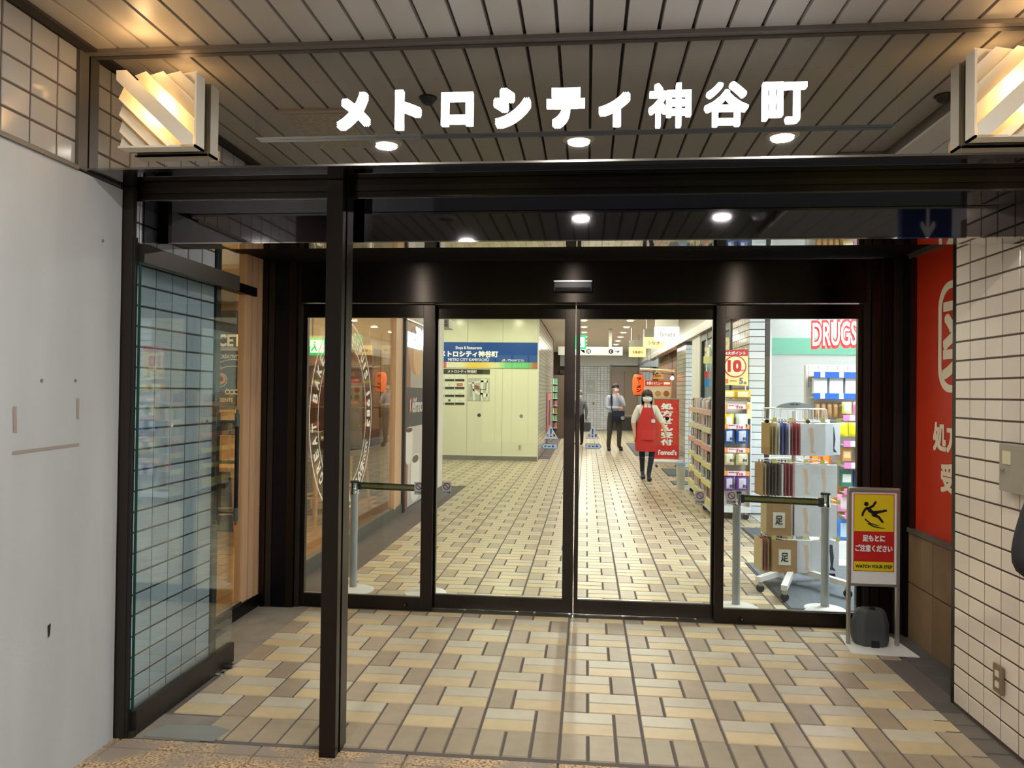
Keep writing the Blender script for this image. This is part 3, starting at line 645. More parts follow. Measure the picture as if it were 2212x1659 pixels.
# rows of small corridor downlights
ORD14 = ['first', 'second', 'third', 'fourth', 'fifth', 'sixth', 'seventh', 'eighth', 'ninth', 'tenth', 'eleventh', 'twelfth', 'thirteenth', 'fourteenth']
for i in range(14):
    yy = 5.65 + 1.735 * i
    for x, sd in ((0.99, 'right'), (-0.08, 'left')):
        downlight(x, yy, 3.19, 0.11, 'round downlight in the corridor ceiling, %s from the doors in the %s row' % (ORD14[i], sd), (10 if i < 3 else 14 if i < 7 else 22 if i < 10 else 45), (1.0, 0.91, 0.76) if i < 6 else (1.0, 0.93, 0.82), 'corridor downlights')
for i, (x, yy) in enumerate(((-1.6, 13.6), (-3.0, 13.6), (-1.6, 15.6), (-3.0, 15.6))):
    downlight(x, yy, 3.19, 0.11, 'round downlight before the cream wall, %s' % ['front right', 'front left', 'back right', 'back left'][i], 19, (1.0, 0.98, 0.68), 'lobby downlights')
# cafe block
cg = struct('window_3', MB().box(-2.31, -2.25, 5.4, 9.25, 0, 0.115).box(-2.31, -2.25, 5.4, 9.25, 2.42, 2.5), M('grey window base', (120, 116, 110), 0.4, 0.5))
MB().box(-2.285, -2.277, 5.4, 8.84, 0.115, 2.42).build('glass_pane', glass('cafe glass', (248, 248, 244), 1.0, 0.02), cg)
for i in range(4): MB().box(-2.325 + .006 * i, -2.245 - .006 * i, 8.85 + i * 0.105, 8.94 + i * 0.105, 0.1, 2.5, ch=.002).build('timber_mullion', WOODFR, cg)
MB().box(-2.33, -2.23, 9.27, 9.34, 0, 2.5).build('dark_post', M('dark post', (40, 24, 18), 0.5), cg)
struct('wall_left', MB().box(-2.45, -2.292, 9.34, 12.0, 0, 3.2), WALLW); struct('wall_left', MB().box(-2.45, -2.26, 5.3, 9.34, 2.5, 3.2), WALLW)
struct('wall_back', MB().box(-7.2, -2.29, 12.0, 12.1, 0, 3.2), WALLW)
struct('wall_left', MB().box(-7.3, -7.2, 4.0, 17.0, 0, 3.2), M('cafe beige wall', (214, 190, 156), 0.6))
struct('wall_back', MB().box(-7.2, -2.45, 11.6, 11.7, 0, 3.0), M('cafe beige wall'))
struct('ceiling', MB().box(-7.2, -2.42, 4.0, 12.0, 2.9, 3.0), M('cafe ceiling', (226, 206, 180), 0.7))
cf = struct('floor', MB().box(-7.2, -2.3, 4.0, 11.6, -0.02, 0.006), M('plank gap', (112, 78, 46), 0.6))
plm = MB().box(-0.058, 0.058, -0.59, 0.59, 0, 0.006).mesh('plank', WOODF)
for i in range(22):
    for jj in range(5):
        put_tile(plm, -2.38 - i * 0.12, 4.4 + jj * 1.2 + (i % 3) * 0.4, 0.006, cf, 'plank')
# exit sign, chalk board, furniture in the cafe
def exit_sign(x0, x1, y, z0, z1, label):
    t = thing('exit_sign', label, 'sign', ((x0 + x1) / 2, y, z0))
    MB().box(x0, x1, y, y + 0.08, z0, z1, ch=.004).build('case', M('exit green', (14, 190, 110), 0.4, emit=1.4), t)
    w, h = x1 - x0, z1 - z0
    MB().box(x0 + w * .48, x1 - w * .08, y - .004, y, z0 + h * .14, z1 - h * .14).build('doorway_mark', M('exit white', (230, 255, 240), 0.4, emit=1.6), t)
    g = MB(); cx = x0 + w * .62; cz = (z0 + z1) / 2; k = h
    g.lathe([(0, 0), (k * .07, 0)], (cx, y - .006, cz + k * .22), 10, 'y')
    g.prism([(-.09, .12), (.05, .14), (.09, -.04), (-.02, -.06)], (cx, y - .007, cz), U * k, Z * k, -FW, .001)
    g.prism([(-.02, -.04), (.06, -.04), (.16, -.26), (.10, -.28)], (cx, y - .007, cz), U * k, Z * k, -FW, .001)
    g.prism([(-.06, -.03), (.02, -.05), (-.16, -.28), (-.21, -.23)], (cx, y - .007, cz), U * k, Z * k, -FW, .001)
    g.prism([(-.08, .10), (-.04, .14), (-.22, .02), (-.22, -.03)], (cx, y - .007, cz), U * k, Z * k, -FW, .001)
    g.build('running_figure', M('exit green'), t); MB().tube(((x0 + x1) / 2, y + .04, z1), ((x0 + x1) / 2, y + .04, 3.2 if y > 10 else 2.9), .008, n=8).build('hanger_rod', STEEL, t); return t
exit_sign(-2.98, -2.66, 7.6, 1.86, 2.04, 'green emergency exit sign seen through the cafe window')
bb = thing('chalk_board', 'black chalk menu board with white lettering inside the cafe', 'board', (-3.9, 8.0, 1.32))
BBM = M('chalk board black', (34, 30, 28), 0.6); CHK = M('chalk', (226, 216, 196), 0.7); CHO = M('chalk orange', (214, 120, 50), 0.7)
MB().box(-5.4, -3.35, 8.0, 8.04, 1.32, 2.36).build('panel', BBM, bb)
MB().box(-5.4, -3.35, 7.99, 8.05, 1.285, 1.32).build('ledge', M('board ledge', (110, 106, 100), 0.5), bb)
txt('RECETTES', (-4.18, 7.996, 1.965), U, Z, 0.66, 0.135, CHK, bb, 0.035)
txt('CRÉATIVITÉ', (-4.0, 7.996, 1.835), U, Z, 0.25, 0.05, CHK, bb, 0.02)
txt('INGRÉDIENTS', (-4.14, 7.996, 1.36), U, Z, 0.30, 0.055, CHK, bb, 0.03)
g = MB()
for za in (1.945, 1.925): g.box(-4.6, -3.5, 7.995, 7.999, za, za + .008)
def arc(mb, cx, cz, r, a0, a1, y, t=.006, n=14):
    P = [(cx + rr * math.cos(a0 + (a1 - a0) * k / n), y, cz + rr * math.sin(a0 + (a1 - a0) * k / n)) for rr in (r, r + t) for k in range(n + 1)]
    mb.add(P, [(k, k + 1, n + 2 + k, n + 1 + k) for k in range(n)])
arc(g, -3.84, 1.45, 0.37, PI * .3, PI * .7, 7.995); arc(g, -3.84, 1.38, 0.37, PI * .32, PI * .68, 7.995)
for cx, cz, rr in ((-3.62, 1.63, .06), (-3.62, 1.63, .035), (-3.98, 1.60, .07), (-3.60, 1.49, .10)): arc(g, cx, cz, rr, 0, 2 * PI, 7.995)
for k in range(3): arc(g, -3.90 + .05 * k, 1.47, .018, 0, 2 * PI, 7.995, .012)
g.build('chalk_drawing', CHK, bb); g = MB(); arc(g, -3.98, 1.61, .03, 0, 2 * PI, 7.994, .03); arc(g, -4.03, 1.70, .05, .2, 1.4, 7.994, .02); g.build('chalk_drawing', CHO, bb)
ct = thing('counter', 'cafe bench counter with wood rails and dark panels below the chalk board', 'counter', (-4.1, 7.7, 0))
MB().box(-5.3, -3.3, 7.62, 7.98, 1.16, 1.27, ch=.005).build('worktop', WOOD, ct); MB().box(-5.3, -3.3, 7.66, 7.95, 1.02, 1.16).build('panel', M('counter grey', (74, 68, 64), 0.6), ct)
MB().box(-5.3, -3.3, 7.60, 7.66, 0.94, 1.02, ch=.004).build('rail', WOOD, ct); MB().box(-5.3, -3.3, 7.66, 7.95, 0.0, 0.94).build('base_panel', M('counter dark', (56, 50, 50), 0.6), ct)
def high_chair(x, y, rz, label, dark):
    t = thing('high_chair', label, 'chair', (x, y, 0.012), 'cafe chairs', rz)
    for sx in (-1, 1):
        for sy in (-1, 1): MB().tube((sx * .20, sy * .19, 0), (sx * .15, sy * .15, .72), .016, .02, 8).build('leg', WOOD, t, local=True, smooth=True)
    MB().box(-.19, .19, -.19, .19, .70, .745, ch=.012).build('seat', M('seat grey', (110, 106, 104), 0.7) if dark else WOOD, t, local=True)
    for z in (.30,):
        m = MB(); m.tube((-.18, -.18, z), (.18, -.18, z), .012, n=8).tube((-.18, .18, z), (.18, .18, z), .012, n=8).tube((-.18, -.18, z), (-.18, .18, z), .012, n=8).tube((.18, -.18, z), (.18, .18, z), .012, n=8)
        m.build('footrest', WOOD, t, local=True)
    m = MB(); P = []
    for k in range(9):
        a = PI * (0.15 + 0.7 * k / 8); P += [(.2 * math.cos(a), .19 * math.sin(a) - .0, .78), (.22 * math.cos(a), .22 * math.sin(a), 1.0)]
    m.add(P, [(2 * k, 2 * k + 2, 2 * k + 3, 2 * k + 1) for k in range(8)]); m.add([(p[0] * 1.08, p[1] * 1.08, p[2]) for p in P], [(2 * k, 2 * k + 1, 2 * k + 3, 2 * k + 2) for k in range(8)])
    m.build('backrest', M('seat grey') if dark else WOOD, t, local=True); return t
high_chair(-3.55, 7.12, 0.3, 'light wood high chair seen past the glass door edge handle', False)
high_chair(-3.95, 6.5, 0.9, 'light wood high chair farther left in the cafe, behind the glass leaf', False)
high_chair(-3.02, 8.33, 1.2, 'grey-seated wooden chair behind the round lettering, left of the free post', True)
high_chair(-2.92, 9.2, -1.9, 'grey chair with curved back beyond the post, under the seated guest', True)
tb = thing('cafe_table', 'small round white table with cups on it, in the cafe', 'table', (-3.36, 9.02, 0.012))
MB().lathe([(0, .89), (.3, .89), (.31, .90), (.31, .915), (.3, .92), (0, .92)], (-3.36, 9.02, 0.012), 28).build('table_top', WHITE, tb, smooth=True)
MB().lathe([(.03, 0), (.03, .89)], (-3.36, 9.02, 0.012), 14).build('column', BLACK, tb, smooth=True); MB().lathe([(0, 0), (.22, 0), (.22, .015), (.03, .03)], (-3.36, 9.02, 0.012), 24).build('foot', BLACK, tb)
for i, (dx, dy) in enumerate(((.1, -.12), (-.05, -.15))):
    t = thing('cup', ('right' if i == 0 else 'left') + ' white cup standing on the round cafe table', 'cup', (-3.36 + dx, 9.02 + dy, .932))
    MB().lathe([(0, 0), (.03, 0), (.04, .09), (.036, .09), (.028, .008), (0, .008)], (-3.36 + dx, 9.02 + dy, .932), 16).build('body', WHITE, t, smooth=True)
    MB().path([(-3.36 + dx + .037, 9.02 + dy, 1.005), (-3.36 + dx + .062, 9.02 + dy, 1.0), (-3.36 + dx + .06, 9.02 + dy, .965), (-3.36 + dx + .034, 9.02 + dy, .955)], .005, 6).build('handle', WHITE, t)
dcs = thing('display_shelf', 'bakery display shelves with bread behind the cafe window', 'shelf', (-3.7, 10.6, 0))
MB().box(-4.6, -3.0, 10.55, 10.95, 0, .95).build('cabinet', M('cabinet dark', (60, 48, 44), 0.5), dcs)
for z in (1.25, 1.55, 1.85): MB().box(-4.6, -3.0, 10.55, 10.9, z, z + .02).build('shelf_board', STEEL, dcs)
MB().box(-4.6, -3.0, 10.9, 10.95, .95, 2.1).build('back_panel', M('shelf back', (120, 90, 70), 0.6), dcs)
for x in (-4.59, -3.01): MB().box(x - .01, x + .01, 10.55, 10.9, .95, 2.1).build('side_panel', STEEL, dcs)
LOAF = [M('loaf brown', (176, 96, 44), 0.6), M('loaf red', (170, 50, 40), 0.5), M('loaf green', (150, 160, 60), 0.6), M('loaf pale', (214, 180, 140), 0.6)]
for r, z in enumerate((0.955, 1.275, 1.575)):
    for i in range(8):
        x = -3.12 - i * .19; m = MB().lathe([(0, 0), (.05, .004), (.075, .035), (.06, .075), (0, .095)], (0, 0, 0), 12)
        o = m.build('bread', LOAF[(i * 3 + r) % 4], None, smooth=True); o.location = (x, 10.7, z)
        tag(o, '%s bread, %s from the right on the %s bakery shelf' % (['brown', 'red-iced', 'greenish', 'pale'][(i * 3 + r) % 4], ['first', 'second', 'third', 'fourth', 'fifth', 'sixth', 'seventh', 'eighth'][i], ['lowest', 'middle', 'top'][r]), 'bread', 'breads on the bakery shelves')
# round lettering on the cafe glass: plane x = -2.274, circle centre (y, z)
rg = thing('window_lettering', 'large white ring of lettering stuck on the cafe window', 'lettering', (-2.27, 7.02, 0.4))
RINGM = M('window lettering white', (240, 234, 222), 0.5, emit=0.15)
rcy, rcz, rr0 = 7.02, 1.26, 0.90
def yarc(r, t, n=72, a0=0, a1=2 * PI):
    m = MB(); P = [(-2.272, rcy + q * math.cos(a0 + (a1 - a0) * k / n), rcz + q * math.sin(a0 + (a1 - a0) * k / n)) for q in (r, r + t) for k in range(n + 1)]
    m.add(P, [(k, k + 1, n + 2 + k, n + 1 + k) for k in range(n)]); return m
yarc(rr0, .016).build('outer_ring', RINGM, rg); yarc(rr0 - .20, .012).build('inner_ring', RINGM, rg)
def ring_text(s, a_start, a_end):
    n = len(s)
    for i, ch in enumerate(s):
        if ch == ' ': continue
        a = a_start + (a_end - a_start) * (i + .5) / n; uu = Vector((0, math.sin(a), -math.cos(a))); vv = Vector((0, math.cos(a), math.sin(a)))
        c = Vector((-2.271, rcy, rcz)) + vv * (rr0 - .155); w = .075 if ch not in '1I' else .03
        txt(ch, c - uu * (w / 2), uu, vv, w, .115, RINGM, rg, 0.03, name='letter')
ring_text('GREAT BAKERY', 1.25 * PI, 0.66 * PI); ring_text('DEPUIS 1983', .40 * PI, -0.06 * PI); ring_text('EXPERTISE', -.22 * PI, -.50 * PI)
m = MB()
for k in range(7):
    for sgn, base in ((1, -.12 * PI), (-1, 1.30 * PI)):
        a = base - sgn * k * .018 * PI - (0 if sgn > 0 else 0)
        for d in (-1, 1):
            c = Vector((-2.271, rcy + (rr0 - .10 + d * .022) * math.cos(a), rcz + (rr0 - .10 + d * .022) * math.sin(a)))
            L = Vector((0, math.cos(a + d), math.sin(a + d))) * .035; Wd = Vector((0, -L.z, L.y)) * .3
            m.add([c - L, c + Wd, c + L, c - Wd], [(0, 1, 2, 3)])
m.build('wheat_ears', RINGM, rg)
# poster column after the cafe window
po = thing('cafe_poster', 'tall narrow cafe poster with bread above and coffee mugs below', 'poster', (-2.27, 9.9, 0))
px_ = -2.272
def pq(y0, y1, z0, z1, col, name, dx=0.0, rough=.4):
    return MB().box(px_ - .001 + dx, px_ + .002 + dx, y0, y1, z0, z1).build(name, M('poster ' + name, col, rough), po)
MB().box(-2.29, px_, 9.36, 10.56, 0.02, 2.46).build('backing', M('poster backing', (198, 190, 180), 0.5), po)
pq(9.38, 9.72, 1.55, 2.44, (150, 96, 58), 'bread_photo'); pq(9.72, 10.5, 1.55, 2.44, (182, 174, 166), 'cloth_photo')
def blob(cy, cz, ry, rz, col, name, dx, n=22, sq=1.0):
    P = [(px_ + .003 + dx, cy + ry * math.copysign(abs(math.cos(2 * PI * k / n)) ** sq, math.cos(2 * PI * k / n)), cz + rz * math.copysign(abs(math.sin(2 * PI * k / n)) ** sq, math.sin(2 * PI * k / n))) for k in range(n)]
    m = MB(); m.add(P, [tuple(range(n))]); return m.build(name, M('poster ' + name + str(col[0]), col, .45), po, fixn=False)
blob(9.98, 2.08, .42, .36, (196, 140, 84), 'loaf_shape', 0); blob(10.12, 1.96, .26, .24, (224, 180, 128), 'loaf_shape', .001); blob(9.9, 2.25, .2, .10, (166, 96, 48), 'loaf_shape', .002)
pq(9.37, 10.55, 1.04, 1.55, (50, 52, 64), 'navy_band'); txt('Délifrance', (px_ + .004, 9.70, 1.22), FW, Z, .80, .20, PRINTW, po, .02)
txt('D', (px_ + .005, 9.66, 1.215), FW, Z, .16, .21, M('poster red', (190, 70, 60), .5), po, .01)
pq(9.37, 9.62, .02, 1.04, (150, 82, 46), 'table_photo'); pq(9.62, 10.55, .02, 1.04, (206, 200, 196), 'mug_photo')
blob(9.68, .80, .2, .24, (236, 232, 228), 'mug_shape', 0, sq=.6); blob(9.68, 1.0, .17, .03, (90, 60, 44), 'coffee_shape', .001)
blob(10.05, .34, .27, .30, (238, 236, 232), 'mug_shape', .001, sq=.6); blob(10.05, .60, .24, .07, (240, 238, 236), 'mug_shape', .002); blob(10.05, .60, .19, .05, (96, 78, 64), 'coffee_shape', .003)
ne = thing('cafe_sign_reflection', 'glowing white mirrored script before the poster, modelled reflection of the cafe sign', 'sign', (-2.15, 9.5, 2.18))  # solid glowing letters built in place of the cafe sign's mirror image
txt('Délifrance', (-2.255, 10.44, 2.06), -FW, Z, 1.02, .30, M('reflected sign white', (225, 240, 255), .4, emit=0.9), ne, 0.01, extrude=.02, name='script_letters')
MB().box(-2.26, -2.25, 9.40, 10.45, 2.40, 2.42).build('hanging_bar', STEEL, ne)  # added bar and bracket to carry the mirrored letters
MB().box(-2.268, -2.25, 9.40, 9.41, 2.38, 2.42).build('bracket', STEEL, ne)

# cream wall with the station-mall sign and directory
cw = struct('wall_back', MB().box(-6.0, -1.062, 16.72, 16.95, 0.0, 3.2), WALLW)
for i, (xa2, xb2) in enumerate(((-4.2, -3.42), (-3.41, -2.63), (-2.62, -1.85), (-1.84, -1.07))):
    MB().box(xa2 + .002, xb2 - .002, 16.705, 16.72, 0.10, 3.19).build('panel', CREAM, cw)
MB().box(-6.0, -1.06, 16.70, 16.72, 0.0, 0.10).build('skirting', M('skirting grey', (128, 126, 120), .5), cw)
ms = thing('mall_sign', 'blue wall sign with white lettering above a rainbow strip on the cream wall', 'sign', (-2.3, 16.7, 2.0))
MB().box(-3.75, -1.078, 16.685, 16.704, 2.165, 2.60).build('blue_panel', M('sign blue', (22, 76, 158), .35), ms)
RB = bpy.data.materials.new('rainbow strip'); RB.use_nodes = True; n_ = RB.node_tree.nodes; l_ = RB.node_tree.links
t_ = n_.new('ShaderNodeTexCoord'); s_ = n_.new('ShaderNodeSeparateXYZ'); m_ = n_.new('ShaderNodeMapRange'); c_ = n_.new('ShaderNodeValToRGB')
m_.inputs['From Min'].default_value = -3.75; m_.inputs['From Max'].default_value = -1.078
l_.new(t_.outputs['Object'], s_.inputs[0]); l_.new(s_.outputs['X'], m_.inputs['Value']); l_.new(m_.outputs[0], c_.inputs['Fac']); l_.new(c_.outputs['Color'], n_['Principled BSDF'].inputs['Base Color'])
e = c_.color_ramp.elements; e[0].position = 0.24; e[0].color = lin((222, 90, 78)); e[1].position = 0.25; e[1].color = lin((236, 236, 208))
for p_, cc in ((.36, (236, 236, 200)), (.45, (236, 206, 84)), (.56, (236, 210, 110)), (.66, (226, 228, 180)), (.74, (120, 206, 136)), (.92, (104, 200, 130)), (.97, (176, 110, 76)), (1.0, (180, 100, 70))):
    x = e.new(p_); x.color = lin(cc)
MB().box(-3.75, -1.078, 16.687, 16.704, 2.035, 2.163).build('rainbow_strip', RB, ms, )
def onw(px0, px1, py0, py1, y=16.684): a = PY(px0, py1, y); b = PY(px1, py0, y); return a, b.x - a.x, b.z - a.z
for s, px0, px1, py0, py1, bd in (('Shops & Restaurants', 984, 1041, 748, 756, .02), ('メトロシティ神谷町', 950, 1076, 758, 771, .045), ('METRO CITY KAMIYACHŌ', 968, 1056, 772, 780, .015), ('(虎ノ門45MTビル)', 1084, 1132, 776, 782, .01)):
    a, w, h = onw(px0, px1, py0, py1); txt(s, a, U, Z, w, h, M('sign white', (245, 245, 240), .4, emit=.12), ms, bd)
di = thing('shop_directory', 'black-headed shop directory with rows of small plates on the cream wall', 'directory', (-2.9, 16.69, 1.2))
a, w, h = onw(930, 1058, 798, 807, 16.69); MB().box(a.x, a.x + w, 16.692, 16.704, a.z, a.z + h).build('header_bar', M('directory black', (50, 48, 34), .5), di)
a, w, h = onw(967, 1030, 799.5, 805.5, 16.69); txt('メトロシティ神谷町', a, U, Z, w, h, PRINTW, di, .03)
cols = [(931, 958), (961, 981), (983, 1003)]; logos = {(1, 2): ('Tomod\'s', (206, 84, 60), True), (0, 0): ('■', (50, 50, 100), False), (2, 2): ('KANO', (110, 120, 90), False), (2, 0): ('回', (150, 80, 90), False), (1, 1): ('汉', (150, 150, 130), False), (3, 1): ('■', (30, 110, 80), False), (2, 1): ('─', (150, 150, 180), False), (3, 2): ('⌒', (170, 180, 150), False), (0, 1): ('•••', (190, 190, 160), False), (1, 0): ('═', (120, 110, 110), False), (0, 2): ('-', (220, 225, 220), False), (3, 0): ('~', (170, 170, 140), False)}
for r_i in range(4):
    for c_i in range(3):
        y0p = 809 + r_i * 17; x0p, x1p = cols[c_i]
        a, w, h = onw(x0p, x1p, y0p, y0p + 9.5, 16.69); pt = MB().box(a.x, a.x + w, 16.698, 16.7045, a.z, a.z + h).build('name_plate', M('plate cream', (238, 240, 222), .4), di)
        s, cc, inv = logos[(r_i, c_i)]
        if inv: MB().box(a.x + w * .18, a.x + w * .82, 16.696, 16.698, a.z + h * .2, a.z + h * .8).build('logo_field', M('logo ' + str(cc), cc, .5), pt); txt(s, (a.x + w * .26, 16.695, a.z + h * .38), U, Z, w * .48, h * .26, PRINTW, pt, .02)
        else: txt(s, (a.x + w * .36, 16.697, a.z + h * .25), U, Z, w * .3, h * .5, M('logo ' + str(cc), cc, .5), pt, .01, keep=True)
        a, w, h = onw(x0p, x1p, y0p + 10, y0p + 14, 16.69); MB().box(a.x, a.x + w, 16.694, 16.7045, a.z, a.z + h).build('caption_bar', M('directory black'), di)
a, w, h = onw(1010, 1058, 817, 865, 16.69)
mpb = thing('area_map', 'square grey and white street map on the cream wall', 'map', (a.x + w / 2, 16.69, a.z))
MB().box(a.x, a.x + w, 16.696, 16.704, a.z, a.z + h).build('board', M('map grey', (190, 192, 180), .5), mpb)
g = MB(); K = lambda q: (q[0] * w, q[1] * h)
for P in ([(0.02, .78), (.55, .88), (.62, .98), (.72, .98), (.95, .86), (.95, .80), (.6, .82), (.03, .72)], [(.2, .84), (.28, .84), (.34, 0), (.26, 0)], [(.58, .9), (.72, .9), (.68, 0), (.58, 0)], [(.22, .55), (.5, .36), (.66, .34), (.66, .26), (.45, .26), (.22, .45)], [(.86, .9), (.92, .9), (.90, 0), (.84, 0)], [(.66, .34), (.98, .30), (.98, .18), (.66, .14)]):
    g.prism([K(q) for q in P], (a.x, 16.6955, a.z), U, Z, -FW, .001)
g.build('streets', M('map white', (238, 240, 228), .5), mpb)
g = MB(); g.prism([K(q) for q in [(.30, .70), (.52, .64), (.54, .48), (.30, .52)]], (a.x, 16.694, a.z), U, Z, -FW, .001); g.build('building_block', M('map brown', (150, 96, 80), .5), mpb)
g = MB()
for b in ((.56, .585, .0, .56), (.58, .86, .48, .50), (.82, .845, .50, .82), (.14, .155, .16, .76), (.14, .3, .60, .615)): g.box(a.x + b[0] * w, a.x + b[1] * w, 16.692, 16.694, a.z + b[2] * h, a.z + b[3] * h)
g.build('passages', M('map dark', (70, 50, 44), .5), mpb)
c = PY(1123, 966, 16.7); t = thing('wall_outlet', 'small white socket plate low on the cream wall', 'outlet', (c.x, 16.70, c.z))
MB().box(c.x - .04, c.x + .04, 16.695, 16.704, c.z - .06, c.z + .06, ch=.003).build('plate', M('outlet cream', (214, 212, 190), .5), t); MB().box(c.x - .015, c.x + .015, 16.69, 16.696, c.z - .04, c.z + .04).build('socket', M('outlet grey', (160, 158, 140), .5), t)
c = PY(964, 705, 12.6); t = thing('ceiling_vent', 'pale louvred air vent box on the ceiling before the cream wall', 'vent', (c.x, 12.6, 3.0))
MB().box(c.x - .3, c.x + .08, 12.4, 12.9, 2.56, 2.70).build('box', M('vent grey', (196, 196, 188), .5), t)
for k in range(4): MB().box(c.x - .28, c.x + .06, 12.385, 12.40, 2.575 + k * .028, 2.59 + k * .028).build('louvre', M('vent dark', (120, 120, 114), .5), t)
MB().box(c.x - .12, c.x - .10, 12.6, 12.62, 2.70, 3.2).build('hanger', STEEL, t)

# corridor beyond: left wall, far wall with lift
wlf = struct('wall_left', MB().box(-1.3, -1.066, 16.95, 24.5, 0, 3.2), GROUT)
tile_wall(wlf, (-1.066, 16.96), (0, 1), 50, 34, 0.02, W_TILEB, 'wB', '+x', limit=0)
struct('wall_left', MB().box(-3.0, -2.8, 24.5, 32.0, 0, 3.2), M('dim wall', (150, 140, 128), .7))
wf = struct('wall_far', MB().box(-3.0, 6, 31.6, 31.8, 0, 3.2), GROUT)
tile_wall(wf, (-0.55, 31.6), (1, 0), 11, 28, 0.02, W_TILE2, 'wF', '-y', limit=300)
tile_wall(wf, (2.12, 31.6), (1, 0), 4, 28, 0.02, W_TILE2, 'wF', '-y', limit=0)
struct('trim_10', MB().box(-1.1, 6, 31.50, 31.6, 2.62, 3.2), M('white lintel', (216, 220, 220), .6))
el = thing('elevator_door', 'closed brown two-leaf lift doors at the far end of the corridor', 'door', (1.5, 31.5, 0))
BRD = M('lift brown', (140, 122, 104), .4, .1)
for k in range(2): MB().box(1.01 + k * .535, 1.535 + k * .535, 31.52, 31.55, 0.0, 2.42).build('door_panel', BRD, el)
MB().box(0.94, 1.0, 31.47, 31.6, 0, 2.7).build('frame', M('lift frame', (150, 142, 126), .5), el); MB().box(2.08, 2.14, 31.47, 31.6, 0, 2.7).build('frame', M('lift frame'), el); MB().box(1.0, 2.08, 31.50, 31.6, 2.42, 2.66).build('header', M('lift frame'), el)
MB().box(1.0, 2.08, 31.515, 31.52, .62, .64).build('handrail', STEEL, el); MB().box(1.0, 2.08, 31.516, 31.521, 0, .55).build('kick_panel', M('lift kick', (52, 46, 42), .4), el)
for px, py, w, h, lb, cc in ((1277, 835, .34, .50, 'pale notice sheet on the far tile wall', (176, 182, 176)), (1282, 872, .16, .42, 'grey call box on the far tile wall beside the man', (196, 192, 180))):
    c = PY(px, py, 31.5); t = thing('notice' if 'notice' in lb else 'call_box', lb, 'notice' if 'notice' in lb else 'call box', (c.x, 31.57, c.z - h / 2))
    MB().box(c.x - w / 2, c.x + w / 2, 31.57, 31.594, c.z - h / 2, c.z + h / 2).build('plate', M('plate ' + str(cc), cc, .5), t)
    MB().box(c.x - w * .2, c.x + w * .2, 31.565, 31.57, c.z - h * .1, c.z + h * .12).build('inset', M('inset dark', (90, 84, 76), .5) if 'call' in lb else M('inset pale', (196, 200, 194), .5), t)
# left shop goods and doorway far left
ds = thing('shop_shelf', 'narrow shop shelf with green and white goods past the cream wall corner', 'shelf', (-1.0, 25.2, 0))
MB().box(-1.5, -.72, 25.3, 25.5, 0, 2.1).build('back_panel', M('shelf dark back', (96, 80, 66), .6), ds)
for k in range(7): MB().box(-1.45, -.95, 25.0, 25.3, .35 + k * .24, .365 + k * .24).build('shelf_board', WHITE, ds)
gc = [(110, 190, 150), (226, 236, 226), (150, 140, 70), (90, 84, 120), (190, 120, 120), (230, 220, 170)]
for k in range(7):
    for i in range(5):
        x = -1.40 + i * .1; cc = gc[(k * 2 + i) % 6] if k < 5 else gc[(i % 2)]
        o = MB().box(-.04, .04, -.05, .05, 0, .17, ch=.008).build('goods_box', M('goods ' + str(cc), cc, .5)); o.location = (x, 25.12, .366 + k * .24)
        tag(o, 'small packed goods, %s place on shelf %s of the far narrow shop shelf' % (['first', 'second', 'third', 'fourth', 'fifth'][i], ['one', 'two', 'three', 'four', 'five', 'six', 'seven'][k]), 'package', 'goods on the far shop shelf')
pst = thing('shop_poster', 'pink and dark poster board standing past the cream wall corner', 'poster', (-.99, 22.0, 0))
MB().box(-1.05, -1.03, 20.5, 22.0, .5, 1.5).build('panel', M('poster pink', (206, 130, 140), .5), pst); MB().box(-1.03, -1.026, 21.0, 21.7, .6, 1.3).build('dark_field', M('poster dark', (70, 60, 66), .5), pst)
MB().box(-1.06, -1.02, 20.5, 22.0, .0, .5).build('stand', M('stand grey', (140, 136, 130), .6), pst)
struct('door_1', MB().box(-.95, -.62, 31.4, 31.6, 0, 2.3).box(-1.1, -.55, 31.38, 31.6, 2.3, 2.45), M('far door brown', (84, 66, 52), .5))

# right side of corridor
struct('wall_right', MB().box(2.10, 2.3, 5.4, 31.6, 2.72, 3.2), M('metal white wall', (206, 204, 198), .25, .1))
struct('trim_11', MB().box(1.96, 2.14, 5.3, 25.0, 2.58, 2.74, ch=.004), M('aluminium beam', (168, 162, 152), .35, .6))
pA = struct('pillar', MB().box(2.037, 2.228, 9.857, 11.1, 0, 2.58), GROUT)
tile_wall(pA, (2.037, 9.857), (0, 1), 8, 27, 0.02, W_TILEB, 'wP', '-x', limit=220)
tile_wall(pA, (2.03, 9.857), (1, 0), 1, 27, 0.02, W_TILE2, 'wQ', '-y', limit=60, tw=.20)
struct('trim_12', MB().box(2.232, 2.285, 9.85, 9.95, 0, 2.58), M('shop frame brown', (54, 44, 40), .4, .4))
struct('trim_13', MB().box(2.285, 2.31, 9.86, 9.95, 0, 2.9), WHITE)
pB = struct('pillar', MB().box(2.007, 2.25, 15.81, 17.45, 0, 2.58), GROUT)
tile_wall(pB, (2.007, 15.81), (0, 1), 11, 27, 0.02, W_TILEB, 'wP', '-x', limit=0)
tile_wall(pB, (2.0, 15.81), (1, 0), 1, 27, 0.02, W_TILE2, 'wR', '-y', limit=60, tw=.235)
struct('pillar', MB().box(2.02, 2.2, 14.0, 15.0, 0, 2.58), WALLW)
w4 = struct('window_4', MB().box(2.03, 2.09, 11.1, 11.2, 0, 2.58).box(2.03, 2.09, 13.85, 13.95, 0, 2.58).box(2.03, 2.09, 11.2, 13.85, 2.45, 2.58).box(2.03, 2.09, 11.2, 13.85, 0, .15), M('window dark frame', (44, 42, 42), .4, .5))
